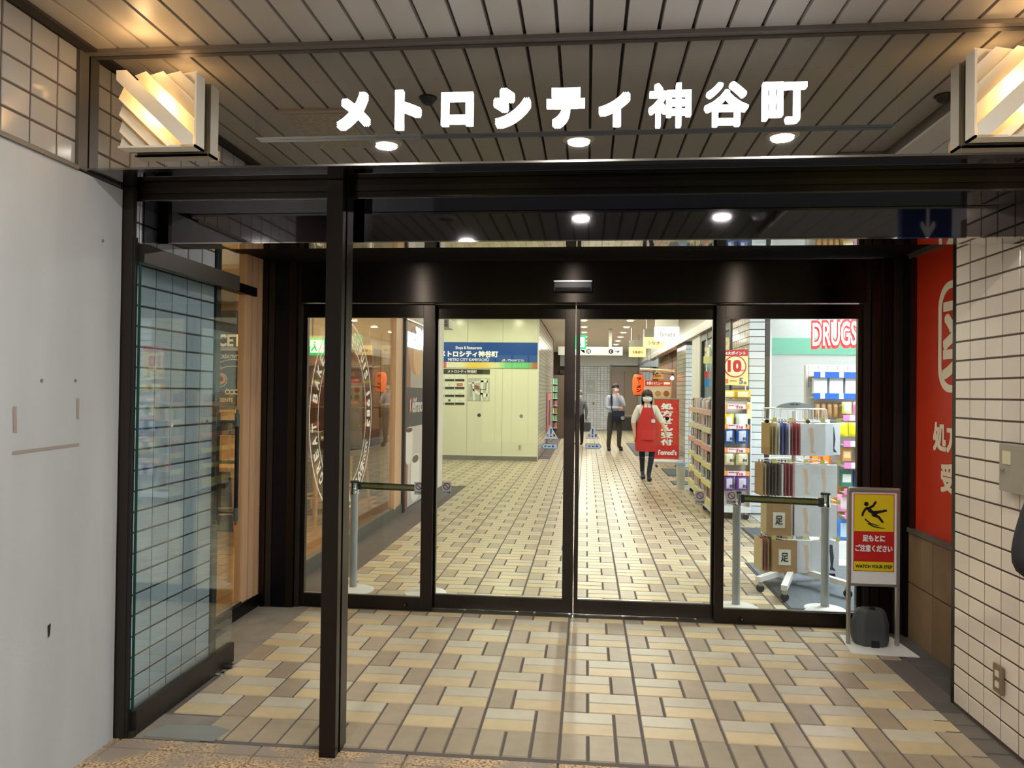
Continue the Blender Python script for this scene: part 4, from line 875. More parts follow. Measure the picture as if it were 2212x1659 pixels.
MB().box(2.055, 2.062, 11.2, 13.85, .15, 2.45).build('glass_pane', GLASS, w4)
struct('wall_right', MB().box(2.3, 6.5, 17.5, 17.7, 0, 3.2), WALLW)
struct('wall_right', MB().box(6.4, 6.5, 5.33, 17.5, 0, 3.2), WALLW)
struct('ceiling', MB().box(2.3, 6.5, 5.33, 17.5, 2.95, 3.05), CEILW)
struct('wall_right', MB().box(2.5, 4.6, 11.0, 11.12, 0, 2.95).box(2.31, 2.5, 11.0, 11.12, 0, 2.95), WALLW)
MBg = struct('trim_14', MB().box(2.32, 4.6, 10.985, 11.0, 2.08, 2.31), M('mint band', (136, 208, 178), .4))
struct('floor', MB().box(2.05, 6.4, 5.4, 17.5, 0.0, 0.008), M('store floor', (196, 196, 194), .35, mottle=.03))
struct('wall_right', MB().box(4.0, 4.1, 17.7, 31.6, 0, 3.2), M('dim wall'))
# store goods seen through the far shop window
for px0, px1, py0, py1, cc, nm in ((1522, 1530, 802, 818, (200, 60, 60), 'red'), (1522, 1532, 818, 835, (40, 130, 190), 'blue'), (1520, 1545, 770, 785, (236, 226, 150), 'yellow')):
    a = PY(px0, py1, 13.2); b = PY(px1, py0, 13.2); t = thing('store_poster', nm + ' poster glimpsed through the far drug store window', 'poster', (a.x, 13.2, a.z))
    MB().box(a.x, b.x, 13.2, 13.22, a.z, b.z).build('sheet', M('poster ' + nm, cc, .5), t); MB().box((a.x + b.x) / 2 - .004, (a.x + b.x) / 2 + .004, 13.22, 13.23, b.z, 2.95).build('hanging_strip', WHITE, t)
# hanging lit signs
def lit_sign(x0, x1, y, z0, z1, col, em, s, label, tcol=(150, 150, 150)):
    t = thing('hanging_sign', label, 'sign', ((x0 + x1) / 2, y, z0), 'lit box signs hanging in the corridor')
    MB().box(x0, x1, y, y + .12, z0, z1, ch=.004).build('light_box', M('sign ' + s, col, .4, emit=em), t)
    MB().box(x0 + .01, x1 - .01, y + .02, y + .10, z1, z1 + .17).build('upper_panel', M('hanger grey', (190, 186, 176), .4), t)
    for hx in (x0 + .06, x1 - .06): MB().tube((hx, y + .06, z1 + .17), (hx, y + .06, 3.2), .008, n=8).build('hanger_rod', M('hanger grey', (190, 186, 176), .4), t)
    w = x1 - x0; h = z1 - z0
    txt(s, (x0 + w * .2, y - .003, z0 + h * .32), U, Z, w * .62, h * .32, M('txt ' + str(tcol), tcol, .5), t, .015); return t
lit_sign(1.13, 1.535, 13, 2.395, 2.635, (255, 248, 240), 1.5, 'Tomod´s', 'white glowing drug store box sign, nearest of the three hanging signs', (120, 110, 100))
lit_sign(1.165, 1.58, 16, 2.456, 2.68, (255, 226, 160), 1.25, 'うなぎ', 'cream glowing box sign with three kana, middle of the hanging signs', (90, 80, 60))
lit_sign(1.06, 1.48, 19.5, 2.44, 2.69, (255, 224, 150), 1.2, '安藤歯科', 'yellow glowing clinic box sign, farthest of the three hanging signs', (110, 90, 50))
exit_sign(-.34, -.02, 14, 2.31, 2.565, 'green emergency exit sign hanging left of the corridor, by the door stile')
db = thing('direction_board', 'long white hanging board with restroom and telephone pictograms and arrows', 'sign', (.3, 20, 2.49))
MB().box(-.75, .92, 20, 20.06, 2.497, 2.72, ch=.003).build('board', M('board white', (206, 206, 198), .5), db)
for x in (-.5, .6): MB().box(x - .04, x + .04, 20.02, 20.04, 2.72, 3.2).build('hanger', M('hanger grey'), db)
MB().lathe([(0, 0), (.062, 0)], (.04, 19.997, 2.60), 22, 'y').build('round_pictogram', PRINTK, db); txt('ⅱ', (.01, 19.994, 2.565), U, Z, .06, .07, PRINTW, db, .03)
MB().lathe([(0, 0), (.062, 0)], (.62, 19.997, 2.60), 22, 'y').build('round_pictogram', PRINTK, db); txt('(', (.60, 19.994, 2.56), U, Z, .03, .08, PRINTW, db, .04)
txt('↰', (-.16, 19.996, 2.555), U, Z, .10, .10, PRINTK, db, .01); txt('→', (.72, 19.996, 2.565), U, Z, .12, .07, PRINTK, db, .015)
# ramen corner: lantern, pole, wooden sign, bulb, menu panel
c = PY(1379, 831, 22); ln = thing('paper_lantern', 'orange paper lantern with black kana by the ramen corner', 'lantern', (c.x, 22, c.z - .3))
m = MB(); prof = []
for k in range(25):
    zz = -.29 + .58 * k / 24; rad = .165 * (1 - abs(zz / .33) ** 4) ** .5; prof.append((rad + (.003 if k % 2 else -.002), zz))
m.lathe(prof, (c.x, 22, c.z), 28).build('shade', M('lantern orange', (255, 92, 34), .6, emit=.95), ln, smooth=True)
for zz in (-.31, .29): MB().lathe([(0, 0), (.09, 0), (.09, .02), (0, .02)], (c.x, 22, c.z + zz), 18).build('rim', BLACK, ln)
vtxt('ラーメン'.replace('ー', '｜'), c.x, 21.828, c.z - .22, c.z + .22, .13, BLACK, ln, .05)
MB().tube((c.x, 22, c.z + .31), (c.x, 22, 3.2), .006, n=6).build('cord', BLACK, ln)
rp_ = thing('awning_pole', 'pale bamboo pole frame hanging above the ramen menu', 'pole', (1.85, 20.4, 2.1))
a = PY(1384, 797, 22.0); b = PY(1459, 801, 19.4); MB().tube(a, b, .03, n=10).build('front_pole', M('bamboo', (206, 186, 140), .5), rp_)
MB().tube(a + Vector((0, .1, -.05)), b + Vector((.1, 1.2, -.05)), .02, n=8).build('rear_pole', M('bamboo red', (130, 50, 40), .5), rp_)
MB().tube((1.7, 20.8, 2.13), (1.7, 20.8, 3.2), .004, n=5).tube((2.1, 20.0, 2.12), (2.1, 20.0, 3.2), .004, n=5).build('hanging_wires', STEEL, rp_)
op = thing('wooden_sign', 'small wooden open board hanging under the bamboo pole', 'sign', (1.8, 20, 1.9))
a = PY(1405, 819, 20); b = PY(1433, 808, 20); MB().prism([(0, 0), (b.x - a.x, .02), (b.x - a.x, b.z - a.z), (.06, b.z - a.z - .02)], a, U, Z, FW, .03).build('board', M('board wood', (196, 140, 66), .5), op)
txt('Open', (a.x + .07, 19.996, a.z + .05), U, Z, .2, .07, M('brown print', (70, 36, 18), .5), op, .02)
MB().path([(a.x + .1, 20.01, b.z), ((a.x + b.x) / 2, 20.01, 2.1), (b.x - .05, 20.01, b.z)], .006, 6).tube(((a.x + b.x) / 2, 20.01, 2.1), ((a.x + b.x) / 2, 20.01, 3.2), .003, n=5).build('cord', WHITE, op)
c = PY(1452, 817, 19.8); t = thing('bare_bulb', 'glowing round bulb at the right end of the bamboo pole', 'bulb', c)
MB().lathe([(0, -.05), (.035, -.035), (.05, 0), (.035, .035), (.015, .06), (0, .06)], c, 16).build('globe', M('bulb white', (255, 240, 200), .4, emit=8), t, smooth=True); MB().lathe([(.018, .055), (.018, .10), (0, .10)], c, 10).build('socket', BLACK, t); point('bulb_glow', c + Vector((-.1, -.2, -.1)), 6, (1, .7, .4), .05, t)
MB().tube(c + Vector((0, 0, .1)), (c.x, c.y, 3.2), .004, n=6).build('cord', BLACK, t)
mn = thing('menu_board', 'lit ramen menu board with photos of bowls behind the red banner', 'menu', (1.85, 20.2, 0))
MB().box(1.50, 2.20, 20.2, 20.26, .0, 1.86).build('panel', M('menu panel', (206, 186, 170), .5), mn)
MB().box(1.52, 2.18, 20.19, 20.2, 1.72, 1.86).build('header', M('menu red', (176, 40, 30), .5, emit=.12), mn)
txt('お昼のメニュー', (1.56, 20.185, 1.75), U, Z, .40, .08, PRINTW, mn, .03); MB().box(2.0, 2.16, 20.184, 20.19, 1.76, 1.82).build('tag', PRINTW, mn)
for r_i in range(2):
    for c_i in range(3):
        x = 1.63 + c_i * .22; z = 1.52 - r_i * .2
        MB().box(x - .1, x + .1, 20.192, 20.2, z - .09, z + .09).build('photo_field', M('menu cream', (226, 206, 180), .5), mn)
        MB().lathe([(0, 0), (.075, 0), (.08, .003)], (x, 20.188, z), 18, 'y').build('bowl_photo', M('bowl ' + str((r_i + c_i) % 3), [(196, 110, 50), (170, 140, 90), (150, 90, 60)][(r_i + c_i) % 3], .5), mn)
struct('wall_right', MB().box(2.3, 2.4, 17.7, 25.0, 0, 2.72), M('ramen brown wall', (120, 78, 56), .6))
# standing red banner
bn = thing('banner_stand', 'red roll-up banner with white vertical characters standing behind the apron woman', 'banner', (1.65, 16.0, 0))
MB().box(1.392, 1.910, 16.0, 16.01, .17, 1.40).build('cloth', M('banner red', (206, 40, 34), .5), bn)
fm = MB()
for b in ((1.385, 1.400), (1.902, 1.917)): fm.box(b[0], b[1], 15.99, 16.02, .15, 1.41)
fm.box(1.385, 1.917, 15.99, 16.02, 1.40, 1.418); fm.build('frame', STEEL, bn)
MB().tube((1.36, 16.0, .12), (1.99, 16.0, .12), .042, n=18).build('roller_tube', WHITE, bn, smooth=True)
for x in (1.45, 1.85):
    MB().tube((x, 15.88, .03), (x, 16.12, .03), .02, n=8).build('foot', BLACK, bn); MB().tube((x, 16, .03), (x, 16, .10), .012, n=8).build('foot_post', STEEL, bn)
vtxt('処方せん受付', 1.655, 15.995, .44, 1.33, .245, PRINTW, bn, .045); txt("Tomod's", (1.46, 15.995, .25), U, Z, .40, .11, PRINTW, bn, .04); txt('+', (1.425, 15.995, .33), U, Z, .05, .05, PRINTW, bn, .02)
# umbrella bag bin
ub = thing('umbrella_bin', 'slim white bin with blue lid beside the goods racks', 'bin', (1.49, 12.25, 0))
MB().lathe([(0, 0), (.06, 0), (.072, .38), (.066, .38), (.055, .02)], (1.49, 12.25, 0), 20).build('body', M('bin grey white', (196, 198, 190), .4), ub, smooth=True)
MB().lathe([(.074, .38), (.074, .41), (.05, .44), (0, .445)], (1.49, 12.25, 0), 20).build('lid', M('bin blue', (150, 170, 206), .4), ub, smooth=True)
# floor mats
MATM = M('mat grey', (92, 98, 104), .9, mottle=.08, mscale=20)
for i, (P, lb) in enumerate((([(1.42, 7.0), (1.42, 5.5), (2.9, 5.5), (2.9, 7.0)], 'large grey door mat under the sock rack'), ([(1.74, 8.85), (1.74, 7.95), (2.6, 7.95), (2.6, 8.85)], 'grey mat before the tiled pier and goods cart'),
                         ([(1.5, 15.6), (1.5, 14.2), (2.0, 14.2), (2.0, 15.6)], 'grey mat in front of the red banner'), ([(1.45, 13.4), (1.45, 12.85), (2.0, 12.85), (2.0, 13.4)], 'grey mat beside the umbrella bin'), ([(1.2, 23.5), (1.2, 18.8), (1.95, 18.8), (1.95, 23.5)], 'dark mat on the floor below the lantern'))):
    t = thing('floor_mat', lb, 'mat', (P[0][0], P[1][1], 0.006)); xs = [p[0] for p in P]; ys = [p[1] for p in P]
    MB().box(min(xs), max(xs), min(ys), max(ys), .0065, .012).build('border', M('mat edge', (60, 62, 66), .8), t); MB().box(min(xs) + .02, max(xs) - .02, min(ys) + .02, max(ys) - .02, .012, .016).build('pile', MATM, t)

# ------------------------------------------------------------------ SAFETY SIGN, STANCHIONS
ALU = M('anodised aluminium', (176, 172, 166), .35, .7)
ss = thing('floor_sign', 'yellow and red slip warning sign on a white frame stand by the right jamb', 'sign', (1.73, 4.80, 0))
MB().prism([(-.19, -.17), (.18, -.19), (.16, .17), (-.15, .17)], (1.74, 4.80, .006), U, FW, Z, .006).build('base_plate', WHITE, ss)
fm = MB()
for x in (1.586, 1.868): fm.box(x - .011, x + .011, 4.788, 4.812, .01, .935, ch=.004)
fm.build('side_posts', ALU, ss)
fm = MB(); fm.box(1.575, 1.88, 4.785, 4.815, .925, .955, ch=.010); fm.box(1.59, 1.865, 4.788, 4.812, .362, .378, ch=.002); fm.build('cross_bars', ALU, ss)
MB().box(1.598, 1.857, 4.792, 4.808, .378, .928).build('board', WHITEP, ss)
Y0 = 4.7915
MB().box(1.610, 1.845, Y0 - .001, Y0, .452, .916).build('red_border', PRINTR, ss)
MB().box(1.614, 1.841, Y0 - .002, Y0, .692, .912).build('yellow_field', M('sign yellow', (226, 206, 30), .5), ss)
MB().box(1.614, 1.841, Y0 - .002, Y0, .456, .510).build('yellow_field', M('sign yellow'), ss)
txt('足もとに', (1.662, Y0 - .0025, .630), U, Z, .130, .040, PRINTW, ss, .05); txt('ご注意ください', (1.620, Y0 - .0025, .570), U, Z, .215, .042, PRINTW, ss, .045)
txt('WATCH YOUR STEP', (1.622, Y0 - .0025, .472), U, Z, .212, .020, PRINTK, ss, .03)
g = MB(); K2 = lambda P: [(p[0] / 1000., p[1] / 1000.) for p in P]; OO = (1.6100, Y0 - .003, .690)
g.lathe([(0, 0), (.0135, 0)], (1.6825, Y0 - .003, .855), 18, 'y')
for P in ([(64, 150), (84, 152), (118, 178), (128, 172), (138, 186), (118, 196), (100, 175), (88, 172), (120, 148), (150, 138)], ):
    pass
g.prism(K2([(72, 150), (90, 146), (112, 126), (104, 108), (84, 118)]), OO, U, Z, -FW, .0004)      # trunk
g.prism(K2([(84, 148), (108, 162), (122, 186), (134, 178), (116, 150), (94, 138)]), OO, U, Z, -FW, .0004)  # raised arm
g.prism(K2([(76, 150), (62, 140), (46, 112), (44, 92), (55, 92), (60, 112), (72, 130), (84, 134)]), OO, U, Z, -FW, .0004)  # hanging arm
g.prism(K2([(100, 110), (112, 126), (142, 128), (190, 136), (192, 124), (146, 112), (122, 100)]), OO, U, Z, -FW, .0004)  # upper leg
g.prism(K2([(98, 104), (122, 108), (148, 96), (176, 58), (164, 54), (138, 84), (112, 90)]), OO, U, Z, -FW, .0004)
g.prism(K2([(62, 72), (68, 78), (100, 52), (140, 40), (156, 40), (136, 36), (96, 46)]), OO, U, Z, -FW, .0004)
g.prism(K2([(80, 46), (84, 52), (120, 34), (170, 24), (188, 24), (166, 20), (116, 28)]), OO, U, Z, -FW, .0004)
g.build('slipping_figure', PRINTK, ss)
wt = thing('sign_weight', 'dark grey plastic water weight lying on the sign base plate', 'weight', (1.72, 4.80, .012))
bm = bmesh.new()
ring = [(-.105, .05), (-.105, .0), (-.06, -.055), (.06, -.055), (.095, -.02), (.095, .05), (.05, .075), (-.06, .075)]
lv = [(.0, .90), (.03, 1.0), (.13, 1.0), (.20, .80), (.215, .68)]
vsr = [[bm.verts.new((1.72 + p[0] * k, 4.795 + p[1] * k, .0125 + z)) for p in ring] for z, k in lv]
for a, b in zip(vsr[:-1], vsr[1:]):
    for i in range(8): bm.faces.new((a[i], a[(i + 1) % 8], b[(i + 1) % 8], b[i]))
bm.faces.new(vsr[0][::-1]); bm.faces.new(vsr[-1]); bmesh.ops.recalc_face_normals(bm, faces=bm.faces[:]); bmesh.ops.bevel(bm, geom=bm.edges[:], offset=.004, segments=2, affect='EDGES')
me = bpy.data.meshes.new('body'); bm.to_mesh(me); bm.free(); me.materials.append(M('weight grey', (66, 70, 72), .5, bump=.1, bscale=200)); link('body', me, wt)
MB().lathe([(.018, .0), (.018, .006), (.012, .006), (.012, -.004), (0, -.004)], (1.72, 4.79, .228), 16).build('filler_cap', BLACK, wt); MB().box(1.70, 1.745, 4.735, 4.742, .012, .05).build('foot_slot', BLACK, wt)

def stanchion(x, y, label):
    t = thing('stanchion', label, 'stanchion', (x, y, .006), 'belt barrier posts behind the doors')
    MB().lathe([(0, 0), (.155, 0), (.155, .006), (.10, .018), (.03, .026), (.03, .03)], (x, y, .006), 32).build('base', M('stanchion base white', (222, 222, 218), .3), t, smooth=True)
    MB().lathe([(.0275, .02), (.0275, .72)], (x, y, .006), 24).build('pole', M('pole grey', (170, 174, 178), .35, .15), t, smooth=True)
    MB().lathe([(.029, .715), (.034, .72), (.034, .735), (.031, .74), (.031, .80), (.034, .802), (.034, .806)], (x, y, .006), 24).build('head', CHROME, t, smooth=True)
    MB().lathe([(.033, .805), (.034, .81), (.03, .82), (0, .822)], (x, y, .006), 24).build('cap', BLACK, t, smooth=True); return t
BELTK = M('belt black', (26, 28, 20), .7); BELTY = M('belt olive', (120, 116, 44), .7)
def belt(xa, xb, y, za, zb, parent):
    m = MB(); m.add([(xa, y - .001, za), (xb, y - .001, zb), (xb, y - .001, zb + .05), (xa, y - .001, za + .05), (xa, y + .001, za), (xb, y + .001, zb), (xb, y + .001, zb + .05), (xa, y + .001, za + .05)],
        [(0, 1, 2, 3), (7, 6, 5, 4), (0, 4, 5, 1), (3, 2, 6, 7)]); b = m.build('belt', BELTK, parent)
    m = MB(); m.add([(xa, y - .0025, za + .013), (xb, y - .0025, zb + .013), (xb, y - .0025, zb + .037), (xa, y - .0025, za + .037)], [(0, 1, 2, 3)]); m.build('stripe', BELTY, b)
    MB().box(xb - .02, xb + .006, y - .018, y + .018, zb - .006, zb + .056, ch=.006).build('buckle', BLACK, parent)
    MB().box(xa - .006, xa + .016, y - .012, y + .012, za - .004, za + .054, ch=.004).build('buckle', BLACK, parent)
s1 = stanchion(1.062, 5.52, 'grey belt post behind the rightmost glass, left post of the right pair'); s2 = stanchion(1.675, 5.55, 'grey belt post behind the rightmost glass, right post beside the sock rack')
belt(1.10, 1.64, 5.53, .748, .735, s1)
s3 = stanchion(-1.725, 5.60, 'grey belt post behind the free dark post, left one of the left pair'); s4 = stanchion(-1.175, 5.60, 'grey belt post behind the left sliding leaf stile'); belt(-1.69, -1.21, 5.60, .765, .755, s3)

# ------------------------------------------------------------------ GOODS RACKS
CARTW = M('cart white', (226, 228, 228), .4)
def pouch(w, h, d, mat, mat2, body=None, sub=None):
    """a soft filled pouch: bulged front, crimped top and bottom"""
    m = MB(); nx, nz = 5, 6; V = []
    for s in (-1, 1):
        for j in range(nz + 1):
            for i in range(nx + 1):
                u = i / nx * 2 - 1; v = j / nz * 2 - 1; b = (1 - u ** 4) * (1 - v ** 4)
                V.append((u * w / 2 * (1 + .03 * abs(v)), s * d / 2 * b ** .5 + (.002 * s), (v + 1) / 2 * h))
    F = []; MI = []
    for s in (0, 1):
        o = s * (nx + 1) * (nz + 1)
        for j in range(nz):
            for i in range(nx):
                a = o + j * (nx + 1) + i; f = (a, a + 1, a + nx + 2, a + nx + 1); F.append(f if s == 0 else f[::-1]); MI.append(1 if 1 <= i <= 3 and 1 <= j <= 4 and s == 0 else 0)
    m.v = V; m.f = F; m.mi = MI; return m.mesh('pouch', [mat, mat2], True)
def place(me, name, loc, label, cat, group, rz=0.0):
    o = bpy.data.objects.new(name, me); COL.objects.link(o); o.location = loc; o.rotation_euler = (0, 0, rz); tag(o, label, cat, group); return o
ORD = ['first', 'second', 'third', 'fourth', 'fifth', 'sixth', 'seventh', 'eighth', 'ninth', 'tenth', 'eleventh', 'twelfth', 'thirteenth', 'fourteenth']
def caster(x, y, parent, z=.0):
    MB().lathe([(0, -.012), (.035, -.012), (.035, .012), (0, .012)], (x, y, z + .038), 16, 'y').build('caster', M('caster dark', (44, 46, 48), .5), parent)
    MB().box(x - .018, x + .018, y - .016, y + .016, z + .06, z + .088).build('caster_fork', STEEL, parent)
rk = []
for i, (x0, x1, y0, y1, lb) in enumerate(((1.50, 1.975, 9.40, 10.18, 'white goods cart with pouch columns on its end, before the tiled pier'), (1.54, 1.95, 10.30, 11.15, 'beige goods cart behind the pouch cart, middle of three'), (1.585, 1.95, 11.28, 12.1, 'beige goods cart farthest from the doors, next to the bin'))):
    t = thing('goods_cart', lb, 'cart', ((x0 + x1) / 2, y0, 0), 'wheeled goods carts along the right wall')
    MB().box(x0, x1, y0, y1, .09, .16, ch=.004).build('base', CARTW, t)
    MB().box(x0 + .16, x1, y0 + .10, y1, .16, 1.45).build('core_panel', M('cart beige', (206, 200, 186), .5), t)
    MB().box(x1 - .014, x1, y0, y0 + .12, .16, 1.46).build('side_panel', CARTW, t)
    MB().box(x0 + .15, x0 + .165, y0, y0 + .12, .16, 1.46).build('side_panel', CARTW, t)
    for z in (.20, .42, .64, .86, 1.08, 1.30): MB().box(x0, x0 + .16, y0 + .02, y1 - .02, z, z + .012).build('shelf_board', CARTW, t)
    for y in (y0 + .01, (y0 + y1) / 2, y1 - .02): MB().box(x0, x0 + .012, y, y + .012, .16, 1.42).build('upright', CARTW, t)
    for z, cc in zip((.20, .42, .64, .86, 1.08, 1.30), ((226, 216, 120), (230, 222, 130), (226, 220, 150), (226, 160, 150), (214, 206, 170), (220, 176, 160))):
        MB().box(x0 - .006, x0 - .002, y0 + .02, y1 - .02, z - .05, z + .012).build('price_strip', M('strip ' + str(cc), cc, .5), t)
    for cx in (x0 + .05, x1 - .05):
        for cy in (y0 + .05, y1 - .05): caster(cx, cy, t)
    rk.append(t)
SIDEC = [(196, 108, 60), (96, 76, 104), (206, 170, 90), (66, 86, 120), (190, 190, 180), (150, 70, 60), (110, 130, 90), (224, 206, 190), (70, 60, 66), (214, 150, 150), (130, 100, 70), (168, 150, 200)]
CN = ['orange', 'plum', 'mustard', 'navy', 'pale grey', 'brick red', 'olive', 'cream', 'charcoal', 'pink', 'brown', 'lilac']
SH = ['lowest', 'second', 'third', 'fourth', 'fifth', 'top']; CT = ['nearest', 'middle', 'farthest']
gm = {}
for c_i, (x0, y0, y1) in enumerate(((1.50, 9.40, 10.18), (1.54, 10.30, 11.15), (1.585, 11.28, 12.1))):
    for r_i, z in enumerate((.20, .42, .64, .86, 1.08, 1.30)):
        n = 5
        for k in range(n):
            q = random.randrange(12); hh = random.choice((.12, .135, .15)); key = (q, hh)
            if key not in gm:
                if q % 2: gm[key] = pouch(.125, hh, .06, M('goods ' + str(SIDEC[q]), SIDEC[q], .35), M('goods label ' + str(q), SIDEC[(q + 5) % 12], .4))
                else: gm[key] = MB().box(-.058, .058, -.03, .03, 0, hh, ch=.004).box(-.045, .045, -.0315, -.0302, hh * .2, hh * .8, mi=1).mesh('carton', [M('goods ' + str(SIDEC[q]), SIDEC[q], .5), M('goods label ' + str(q), SIDEC[(q + 5) % 12], .4)])
            y = y0 + .09 + k * (y1 - y0 - .16) / (n - 1)
            place(gm[key], 'snack_pouch' if q % 2 else 'snack_carton', (x0 + .065, y, z + .012), '%s %s on the %s shelf, %s goods cart, %s from its near end' % (CN[q], 'pouch' if q % 2 else 'carton', SH[r_i], CT[c_i], ORD[k]), 'pouch' if q % 2 else 'carton', 'snacks on the carts facing the corridor', -PI / 2)
# end face of the nearest cart: four rows of two pouches on hooks
rowsP = [(894, 930, (226, 200, 60), (230, 232, 226), 'yellow', (206, 222, 214), 'white-green'), (926 + 0, 958, (40, 84, 168), (196, 204, 222), 'blue', (40, 84, 168), 'blue'), (976, 1004, (214, 206, 150), (226, 222, 200), 'cream', (214, 206, 150), 'cream'), (1028, 1060, (112, 70, 150), (206, 200, 226), 'violet', (112, 70, 150), 'violet')]
for r_i, (ya, yb, c1, c2, n1, c3, n3) in enumerate(rowsP):
    for k, (xa_, xb2_) in enumerate(((1564, 1585), (1590, 1615))):
        a = PY(xa_, yb, 9.36); b = PY(xb2_, ya, 9.36); cc = c1 if k == 0 else c3
        me = pouch(b.x - a.x, b.z - a.z, .05, M('pouch ' + str(cc), cc, .3), M('pouch face ' + str(c2), c2, .3))
        for d in range(2):
            o = place(me, 'candy_pouch', ((a.x + b.x) / 2, 9.355 + d * .06, a.z), '%s candy pouch, %s column, row %s of the white cart end, %s one' % (n1 if k == 0 else n3, ['left', 'right'][k], ['one', 'two', 'three', 'four'][r_i], ['front', 'rear'][d]), 'pouch', 'candy pouches on the cart end')
        for ti, sx in ((0, 0), ):
            vt = txt('龍角散' if r_i > 0 else 'のど飴', ((a.x + b.x) / 2 + .005, 9.325, a.z + .04), U, Z, .05, (b.z - a.z) * .22, M('pouch ink', (60, 60, 90), .5), None, .02, name='x')
            vt.parent = o; vt.name = 'lettering'; vt.matrix_parent_inverse = Matrix.Translation(-Vector(o.location))
        hk = MB().tube(((a.x + b.x) / 2, 9.50, b.z + .005), ((a.x + b.x) / 2, 9.30, b.z + .012), .003, n=6).build('hook', STEEL, rk[0])
for yb in (874, 917, 968, 1018):
    a = PY(1560, yb + 9, 9.33); b = PY(1619, yb, 9.33)
    st = MB().box(a.x, b.x, 9.325, 9.33, a.z, b.z).build('price_strip', M('strip orange', (244, 160, 90), .5), rk[0])
    w_ = b.x - a.x; MB().box(a.x + w_ * .2, b.x - w_ * .15, 9.322, 9.325, a.z, b.z).build('price_card', M('card pink white', (244, 222, 232), .5), st)
    txt('218', (a.x + w_ * .50, 9.3205, a.z + .006), U, Z, .08, .028, PRINTR, st, .03); txt('龍角散のど飴', (a.x + w_ * .23, 9.3205, a.z + .034), U, Z, .12, .013, PRINTR, st, .02)
a = PY(1562, 868, 9.4)
for k, lb in enumerate(('left', 'right')):
    me = pouch(.20, .10, .12, M('bag yellow', (232, 190, 50), .3), M('bag pale', (240, 226, 170), .3)); place(me, 'snack_bag', (1.70 + k * .17, 9.46, 1.462), lb + ' yellow snack bag lying on top of the white goods cart', 'bag', 'yellow bags on the cart top')
pst2 = thing('sale_poster', 'red and yellow hanging poster with a big red 10 above the white goods cart', 'poster', (1.77, 9.5, 1.5))
po0 = PY(1563, 833, 9.52); MB().prism([(0, .01), (.295, .0), (.285, .445), (-.0, .43)], po0, U, Z, FW, .004).build('sheet', M('poster yellow', (240, 222, 110), .5), pst2)
MB().prism([(0, .36), (.287, .365), (.285, .446), (0, .431)], po0 + Vector((0, -.001, 0)), U, Z, FW, .001).build('red_band', PRINTR, pst2)
MB().lathe([(0, 0), (.135, 0)], (po0.x + .135, 9.517, po0.z + .235), 28, 'y').build('red_disc', M('disc red', (206, 70, 60), .5), pst2); MB().lathe([(0, 0), (.12, 0)], (po0.x + .135, 9.515, po0.z + .235), 28, 'y').build('pale_disc', M('disc pale', (246, 236, 180), .5), pst2)
txt('10', (po0.x + .045, 9.513, po0.z + .165), U, Z, .165, .15, PRINTR, pst2, .05); txt('円引', (po0.x + .20, 9.513, po0.z + .17), U, Z, .055, .03, PRINTR, pst2, .02)
txt('6大ポイント', (po0.x + .02, 9.513, po0.z + .375), U, Z, .24, .045, PRINTW, pst2, .03); txt('5', (po0.x + .185, 9.513, po0.z + .022), U, Z, .045, .075, PRINTG, pst2, .03); txt('個', (po0.x + .24, 9.513, po0.z + .022), U, Z, .03, .03, PRINTG, pst2, .02)
txt('店内商品', (po0.x + .075, 9.513, po0.z + .05), U, Z, .08, .022, M('ochre print', (180, 150, 60), .5), pst2, .01); MB().box(po0.x + .012, po0.x + .055, 9.512, 9.514, po0.z + .03, po0.z + .085).build('coupon_mark', M('mark red pale', (216, 120, 90), .5), pst2)
MB().tube((1.925, 9.53, 1.0), (1.925, 9.53, 2.08), .006, n=8).build('pole', WHITE, pst2); MB().tube((1.62, 9.53, 2.04), (1.95, 9.53, 2.04), .004, n=6).build('cross_rod', WHITE, pst2)
MB().box(1.91, 1.965, 9.36, 9.40, 1.22, 1.42).build('tag_card', M('tag cream', (230, 216, 170), .5), rk[0])

# ------------------------------------------------------------------ SOCK RACK
cx, cy = 1.655, 6.30
sr = thing('sock_rack', 'revolving wire rack on a white five-arm wheeled base behind the right glass', 'rack', (cx, cy, .016))
CWH = M('rack white metal', (232, 230, 226), .35)
MB().tube((cx, cy, .12), (cx, cy, 1.38), .018, n=14).build('column', CWH, sr)
for k, (tx, ty) in enumerate(((1.30, 5.92), (1.43, 5.68), (1.95, 5.84), (2.02, 6.45), (1.58, 6.68))):
    d = Vector((tx - cx, ty - cy, 0)); L = d.length; d.normalize(); s_ = Vector((-d.y, d.x, 0)) * .022
    p = Vector((cx, cy, 0)); q = p + d * L
    MB().add([p + s_ + Z * .10, q + s_ + Z * .10, q - s_ + Z * .10, p - s_ + Z * .10, p + s_ + Z * .15, q + s_ + Z * .135, q - s_ + Z * .135, p - s_ + Z * .15], [(3, 2, 1, 0), (4, 5, 6, 7), (0, 1, 5, 4), (1, 2, 6, 5), (2, 3, 7, 6), (3, 0, 4, 7)]).build('base_arm', CWH, sr)
    cq = q - d * .03; MB().lathe([(0, -.012), (.03, -.012), (.03, .012), (0, .012)], (cq.x, cq.y, .047), 16, 'y').build('caster', M('caster dark'), sr); MB().box(cq.x - .014, cq.x + .014, cq.y - .018, cq.y + .018, .065, .105).build('caster_fork', STEEL, sr)
def wire_ring(z, r, name):
    m = MB(); P = [Vector((cx + r * math.cos(2 * PI * k / 8 + .2), cy + r * math.sin(2 * PI * k / 8 + .2), z)) for k in range(9)]; m.path(P, .004, 6)
    for k in range(0, 8, 2): m.tube(P[k], (cx, cy, z), .003, n=6)
    return m.build(name, CWH, sr)
TIER = [(1.285, 1.02), (.965, .70), (.66, .40), (.375, .07)]
for z, _ in TIER: wire_ring(z + .02, .26, 'wire_ring')
